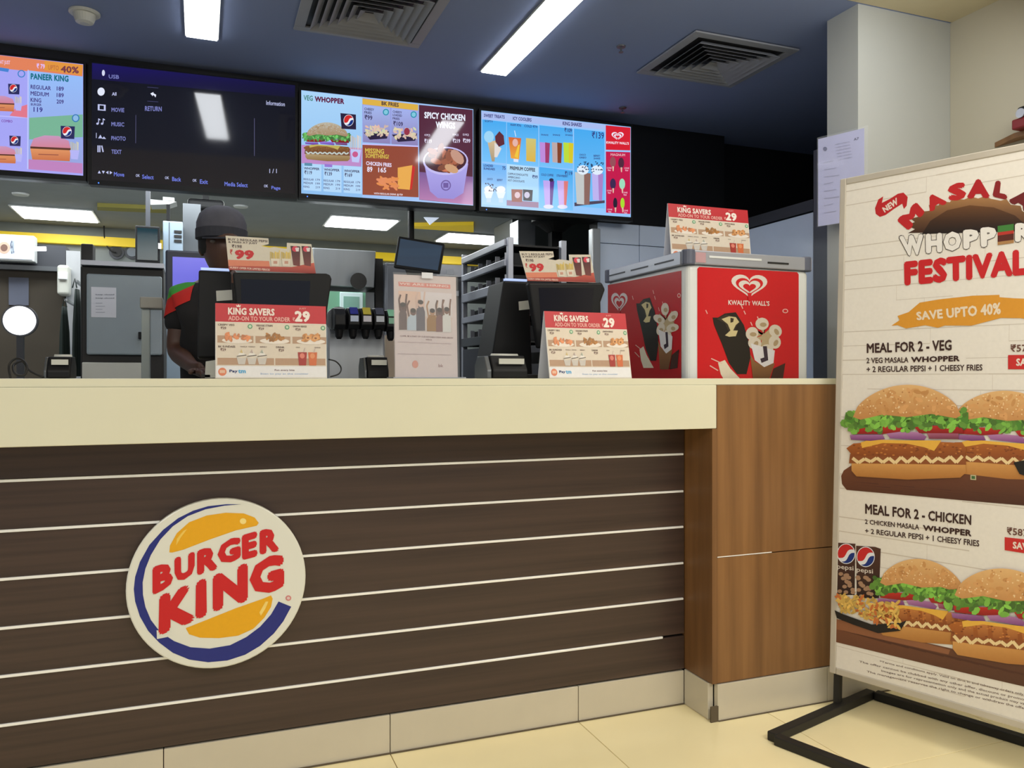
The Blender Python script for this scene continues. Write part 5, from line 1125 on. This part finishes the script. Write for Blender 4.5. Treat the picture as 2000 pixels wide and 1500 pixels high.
# small teal monitor
t = thing('order_monitor', atY(290, 515, 5.0), 'small dark teal monitor hanging above the grey-doored cabinet', 'monitor')
mk('casing', pb(264, 441, 312, 515, 5.0, .06), m_black, t, bevel=.006); scr('display', t, 268, 446, 308, 508, 4.997, (18, 44, 52), (8, 14, 18), .35)
mk('hanger', B(atY(288, 441, 5).x - .012, atY(288, 441, 5).x + .012, 5.04, 5.065, atY(288, 441, 5).z - .03, KZ), m_dgrey, t)
mk('side_tag', pb(309, 475, 315, 486, 4.99, .02), m_white, t)
# control cabinet
t = thing('control_cabinet', atY(336, 520, 4.9), 'pale blue grey control cabinet with dark vent slots', 'cabinet')
mk('case', pb(318, 432, 357, 740, 5.06, .13, 0), mat('pale_blue_enamel', (140, 156, 170), .4), t, bevel=.005)
for k in range(3): mk('vent_slot', pb(340, 450 + k * 9, 355, 455 + k * 9, 5.055, .004), m_mblack, t)
mk('door_seam', pb(330, 434, 331, 520, 5.057, .002), m_mblack, t)
mk('column', pb(357, 398, 392, 520, 5.2, .3, 0), m_dsteel, kind=None, label='brushed steel column right of the control cabinet', cat='column')
# purple screen
t = thing('order_screen', (atY(370, 738, 3.9).x, 3.9, 0), 'large dark framed screen glowing violet behind the cashier', 'monitor')
mk('casing', pb(323, 490, 418, 600, 3.9, .05), mat('slate_blue_plastic', (44, 50, 66), .4), t, bevel=.008)
scr('display', t, 337, 503, 410, 590, 3.897, (92, 92, 196), (112, 108, 214), .75)
x_ = atY(368, 600, 3.9).x; mk('stem', B(x_ - .03, x_ + .03, 3.91, 3.94, 0, EYE + .4), m_dgrey, t)
# ceiling mounted gear over the cashier
t = thing('ceiling_projector', atY(402, 410, 5.4), 'black unit hanging from the kitchen ceiling above the cashier', 'projector')
mk('body', pb(366, 388, 438, 410, 5.4, .25), m_black, t, bevel=.02, seg=3); x_ = atY(402, 400, 5.4).x
mk('pole', B(x_ - .02, x_ + .02, 5.5, 5.54, atY(402, 388, 5.4).z - .02, KZ), m_black, t)
t = thing('ceiling_bracket', atY(322, 400, 5.6), 'white bracket with a dark pole, left of the black ceiling unit', 'bracket')
mk('plate', MB().prism([atY(293, 389, 5.6), atY(345, 394, 5.6), atY(330, 399, 5.6), atY(294, 400, 5.6)], (0, .15, 0)), m_white, t); mk('pole', pb(325, 399, 332, 430, 5.6, .03), m_black, t)
mk('plate', pb(318, 385, 340, 392, 5.62, .1), m_white, t)
# steel hood and oven
t = thing('steel_oven', (atY(680, 738, 5.0).x, 5.3, 0), 'stainless oven with bright hood and green-lit window behind the soda tower', 'oven')
mk('hood', MB().prism([(atY(610, 0, 5.0).x, y, z) for y, z in ((5.0, EYE + .56), (4.95, EYE + .78), (5.1, EYE + .80), (5.5, EYE + .80), (5.5, EYE + .56))], (atY(731, 0, 5.0).x - atY(610, 0, 5.0).x, 0, 0)), m_steel, t, bevel=.005)
mk('carcass', pb(610, 569, 731, 740, 5.02, .45, 0), m_dsteel, t)
mk('green_panel', pb(640, 570, 714, 662, 5.0, .018), mat('green_lit_panel', (104, 160, 130), .4, emit=.12), t)
mk('window_frame', pb(664, 571, 709, 618, 4.985, .014), mat('pale_frame', (196, 218, 218), .4, emit=.2), t, bevel=.004)
mk('window_glass', pb(671, 579, 702, 612, 4.982, .004), mat('mint_glass', (120, 172, 156), .2), t)
mk('badge', MB().lathe(atY(700, 549, 4.93), [(.05, 0), (.05, .008)], 20, 'y'), m_mblack, t)
# soda tower
t = thing('soda_tower', (atY(700, 738, 3.9).x, 4.1, 0), 'steel soda tower with a row of five black coloured-top nozzles', 'drinks dispenser')
mk('tower_body', pb(640, 628, 752, 740, 4.0, .35, 0), m_steel, t, bevel=.01)
mk('valve_bar', pb(655, 606, 782, 640, 3.97, .08), m_mblack, t, bevel=.01)
mk('end_cap', MB().lathe(atY(660, 624, 3.96), [(.045, -.03), (.06, -.01), (.06, .03)], 20, 'y'), m_dsteel, t)
cols = (None, ((46, 50, 130), (190, 200, 220)), ((176, 160, 56), (206, 200, 206)), ((60, 62, 74), (186, 190, 196)), ((120, 176, 140), (130, 180, 150)))
for k, uc in enumerate((663, 690, 715, 740, 764)):
    dv = (0, 0, 1, 2, 8)[k]
    vx0, vx1, _, _ = pxr(uc - 11, 600, uc + 11, 640, 3.86); z_ = atY(uc, 600 + dv * .6, 3.86).z
    w_ = vx1 - vx0
    prof = [(3.90, z_ - .0), (3.865, z_ - .005), (3.835, z_ - .035), (3.83, z_ - .085), (3.85, z_ - .105), (3.90, z_ - .105), (3.968, z_ - .09), (3.968, z_ - .01)]
    v_ = mk('valve', MB().prism([(vx0, y, z) for y, z in prof], (w_, 0, 0)), m_black, t, bevel=.005)
    mk('nozzle', MB().lathe(((vx0 + vx1) / 2, 3.875, z_ - .150), [(.010, 0), (.017, .012), (.021, .045)], 14), m_black, v_)
    if cols[k]:
        c1, c2 = cols[k]
        mk('label_plate', MB().prism([(vx0 + w_ * .15, 3.863, z_ - .004), (vx0 + w_ * .15, 3.832, z_ - .036), (vx0 + w_ * .15, 3.8295, z_ - .034), (vx0 + w_ * .15, 3.861, z_ - .000)], (w_ * .7, 0, 0)), mat('valve_label' + str(k), c1, .3), v_)
        mk('lever_plate', B(vx0 + w_ * .15, vx0 + w_ * .85, 3.8255, 3.829, z_ - .07, z_ - .042), mat('valve_plate' + str(k), c2, .3), v_)
mk('beige_box', pb(753, 655, 800, 738, 4.3, .3, 0), mat('beige_card', (170, 152, 132), .6), label='beige box seen left of the poster stand', cat='box')  # plain box in one even beige
# grey cabinet behind the poster stand
t = thing('upright_fridge', (atY(825, 738, 5.0).x, 5.2, 0), 'grey upright fridge behind the poster stand, under the hanging monitor', 'fridge')
mk('carcass', pb(752, 517, 903, 740, 5.0, .5, 0), mat('mid_grey_steel', (104, 106, 112), .45, metal=.3), t, bevel=.008)
mk('door', pb(756, 522, 858, 739, 4.985, .014), mat('mid_grey_door', (112, 114, 120), .45, metal=.3), t, bevel=.003)
mk('door', pb(861, 522, 902, 739, 4.985, .014), mat('mid_grey_door', (112, 114, 120), .45, metal=.3), t, bevel=.003)
mk('top_rail', pb(855, 517, 903, 540, 4.96, .03), m_alu, t)
for k, (u0, v0, u1, v1) in enumerate(((872, 526, 886, 536), (866, 548, 876, 560), (888, 568, 896, 578))): mk('paper_note', pb(u0, v0, u1, v1, 4.98 if k else 4.955, .002), m_paper, label='small white note on the grey fridge, %s' % ('top', 'middle', 'lowest')[k], cat='note')
mk('tall_dark_frame', pb(733, 505, 748, 740, 5.05, .3, 0), m_mblack, label='tall dark steel frame between oven and grey fridge', cat='rack')
# hanging monitor
t = thing('hanging_monitor', atT(815, 530, 4.3), 'dark blue monitor tilted on a black ceiling pole in the kitchen', 'monitor')
T_ = 4.6; q = [atT(u, v, T_) for u, v in ((778,461),(868,476),(858,534),(768,522))]
nrm = Vector((SN, CS, 0)) * .05
mk('casing', MB().prism(q, nrm), m_black, t, bevel=.006)
q2 = [atT(u, v, T_ - .003) for u, v in ((782,466),(864,480),(855,528),(774,517))]
mk('display', MB().prism(q2, Vector((SN, CS, 0)) * .002), mat('dim_blue_display', (16, 30, 50), .3, col2=(40, 74, 104), emit=.4, scale=(.3, .3, 5)), t)
pc = atT(803, 470, T_ + .06); mk('pole', MB().tube([(pc.x, pc.y, pc.z - .08), (pc.x, pc.y, KZ)], .018, 10), m_black, t)
q = [atT(u, v, T_) for u, v in ((790,524),(835,530),(836,542),(796,541))]; mk('speaker', MB().prism(q, nrm), m_mblack, t, bevel=.006)
mk('ceiling_flag', MB().prism([atY(828, 424, 5.6), atY(858, 425, 5.6), atY(840, 439, 5.6)], (0, .01, 0)), mat('white_flag_glow', (206, 216, 232), .5, emit=.7), label='small white triangular card with added glow hanging beside the monitor pole', cat='sign')  # glow added to the card to keep it white
bpy.data.objects['ceiling_flag'].location.y += 0
# rack of order bins
RX = 1.48; ry0, ry1 = 3.92, 4.66
t = thing('order_rack', (RX + .15, (ry0 + ry1) / 2, 0), 'tiered steel rack of black bins right of the poster stand', 'rack')
tiers = [.72, .615, .50, .36, .235]
mk('upright', B(RX, RX + .03, ry0 - .03, ry0, 0, EYE + .725), m_alu, t, bevel=.003)
mk('upright', B(RX, RX + .03, ry1, ry1 + .03, 0, EYE + .745), m_alu, t, bevel=.003)
mk('upright', B(RX + .3, RX + .33, ry0 - .03, ry0, 0, EYE + .725), m_alu, t); mk('upright', B(RX + .3, RX + .33, ry1, ry1 + .03, 0, EYE + .745), m_alu, t)
for k, dz in enumerate(tiers):
    hh_ = .035 if k in (0, 1, 3) else .05
    mk('shelf_rail', B(RX - .01, RX + .012, ry0, ry1, EYE + dz - hh_, EYE + dz), m_alu if k < 4 else m_dsteel, t, bevel=.003)
    mk('shelf', B(RX + .013, RX + .3, ry0, ry1, EYE + dz - hh_, EYE + dz - hh_ + .01), m_mblack, t)
    if k > 0:
        for j in range(5):
            y0_ = ry0 + .02 + j * .145
            mk('bin', B(RX + .05, RX + .28, y0_, y0_ + .13, EYE + dz - hh_ + .011, EYE + dz + .04), m_black, t, bevel=.004)
            mk('divider', B(RX + .02, RX + .045, y0_ + .05, y0_ + .056, EYE + dz + .001, EYE + dz + .045), m_alu, t)
mk('back_sheet', B(RX + .301, RX + .306, ry0, ry1, EYE + .1, EYE + .70), m_mblack, t)
mk('cabinet_base', B(RX - .0, RX + .29, ry0, ry1, 0, EYE + .17), m_dgrey, t, bevel=.004)
# steel columns and dark frames near the right opening
mk('dark_cooler', pb(1000, 432, 1168, 740, 5.6, .4, 0), mat('dark_cooler_steel', (72, 76, 74), .4, metal=.3), label='dark steel cooler at the back, under the drinks menu screen', cat='cooler', bevel=.01)
mk('steel_column', pb(1012, 430, 1046, 740, 4.8, .15, 0), m_steel, label='shiny steel column under the drinks menu screen', cat='column', bevel=.004)
t = thing('extractor_funnel', atY(1084, 500, 4.65), 'black funnel shaped hood on a dark pole under the drinks menu', 'extractor')
c_ = atY(1084, 445, 4.65)
mk('cone', MB().lathe((c_.x, 4.65, c_.z - .03), [(.05, 0), (.11, .045), (.15, .06), (.15, .10)], 24), m_mblack, t)
mk('pole', B(c_.x - .035, c_.x + .035, 4.62, 4.68, 0, c_.z - .028), m_black, t)
mk('door_jamb', pb(1157, 446, 1173, 740, 4.2, .05, 0), m_steel, label='bright steel jamb left of the pale clad wall', cat='jamb', bevel=.004)
# small ceiling details
for k, (u, v, lb) in enumerate(((40, 378, 'far left of the kitchen'), (470, 402, 'between the cashier cap and the menus'))):
    q = atZ(u, v, KZ); mk('ceiling_downlight', MB().lathe((q.x, q.y, KZ - .012), [(.05, 0), (.055, .011)], 20), m_white, label='pale round ceiling fitting, ' + lb, cat='ceiling fitting')
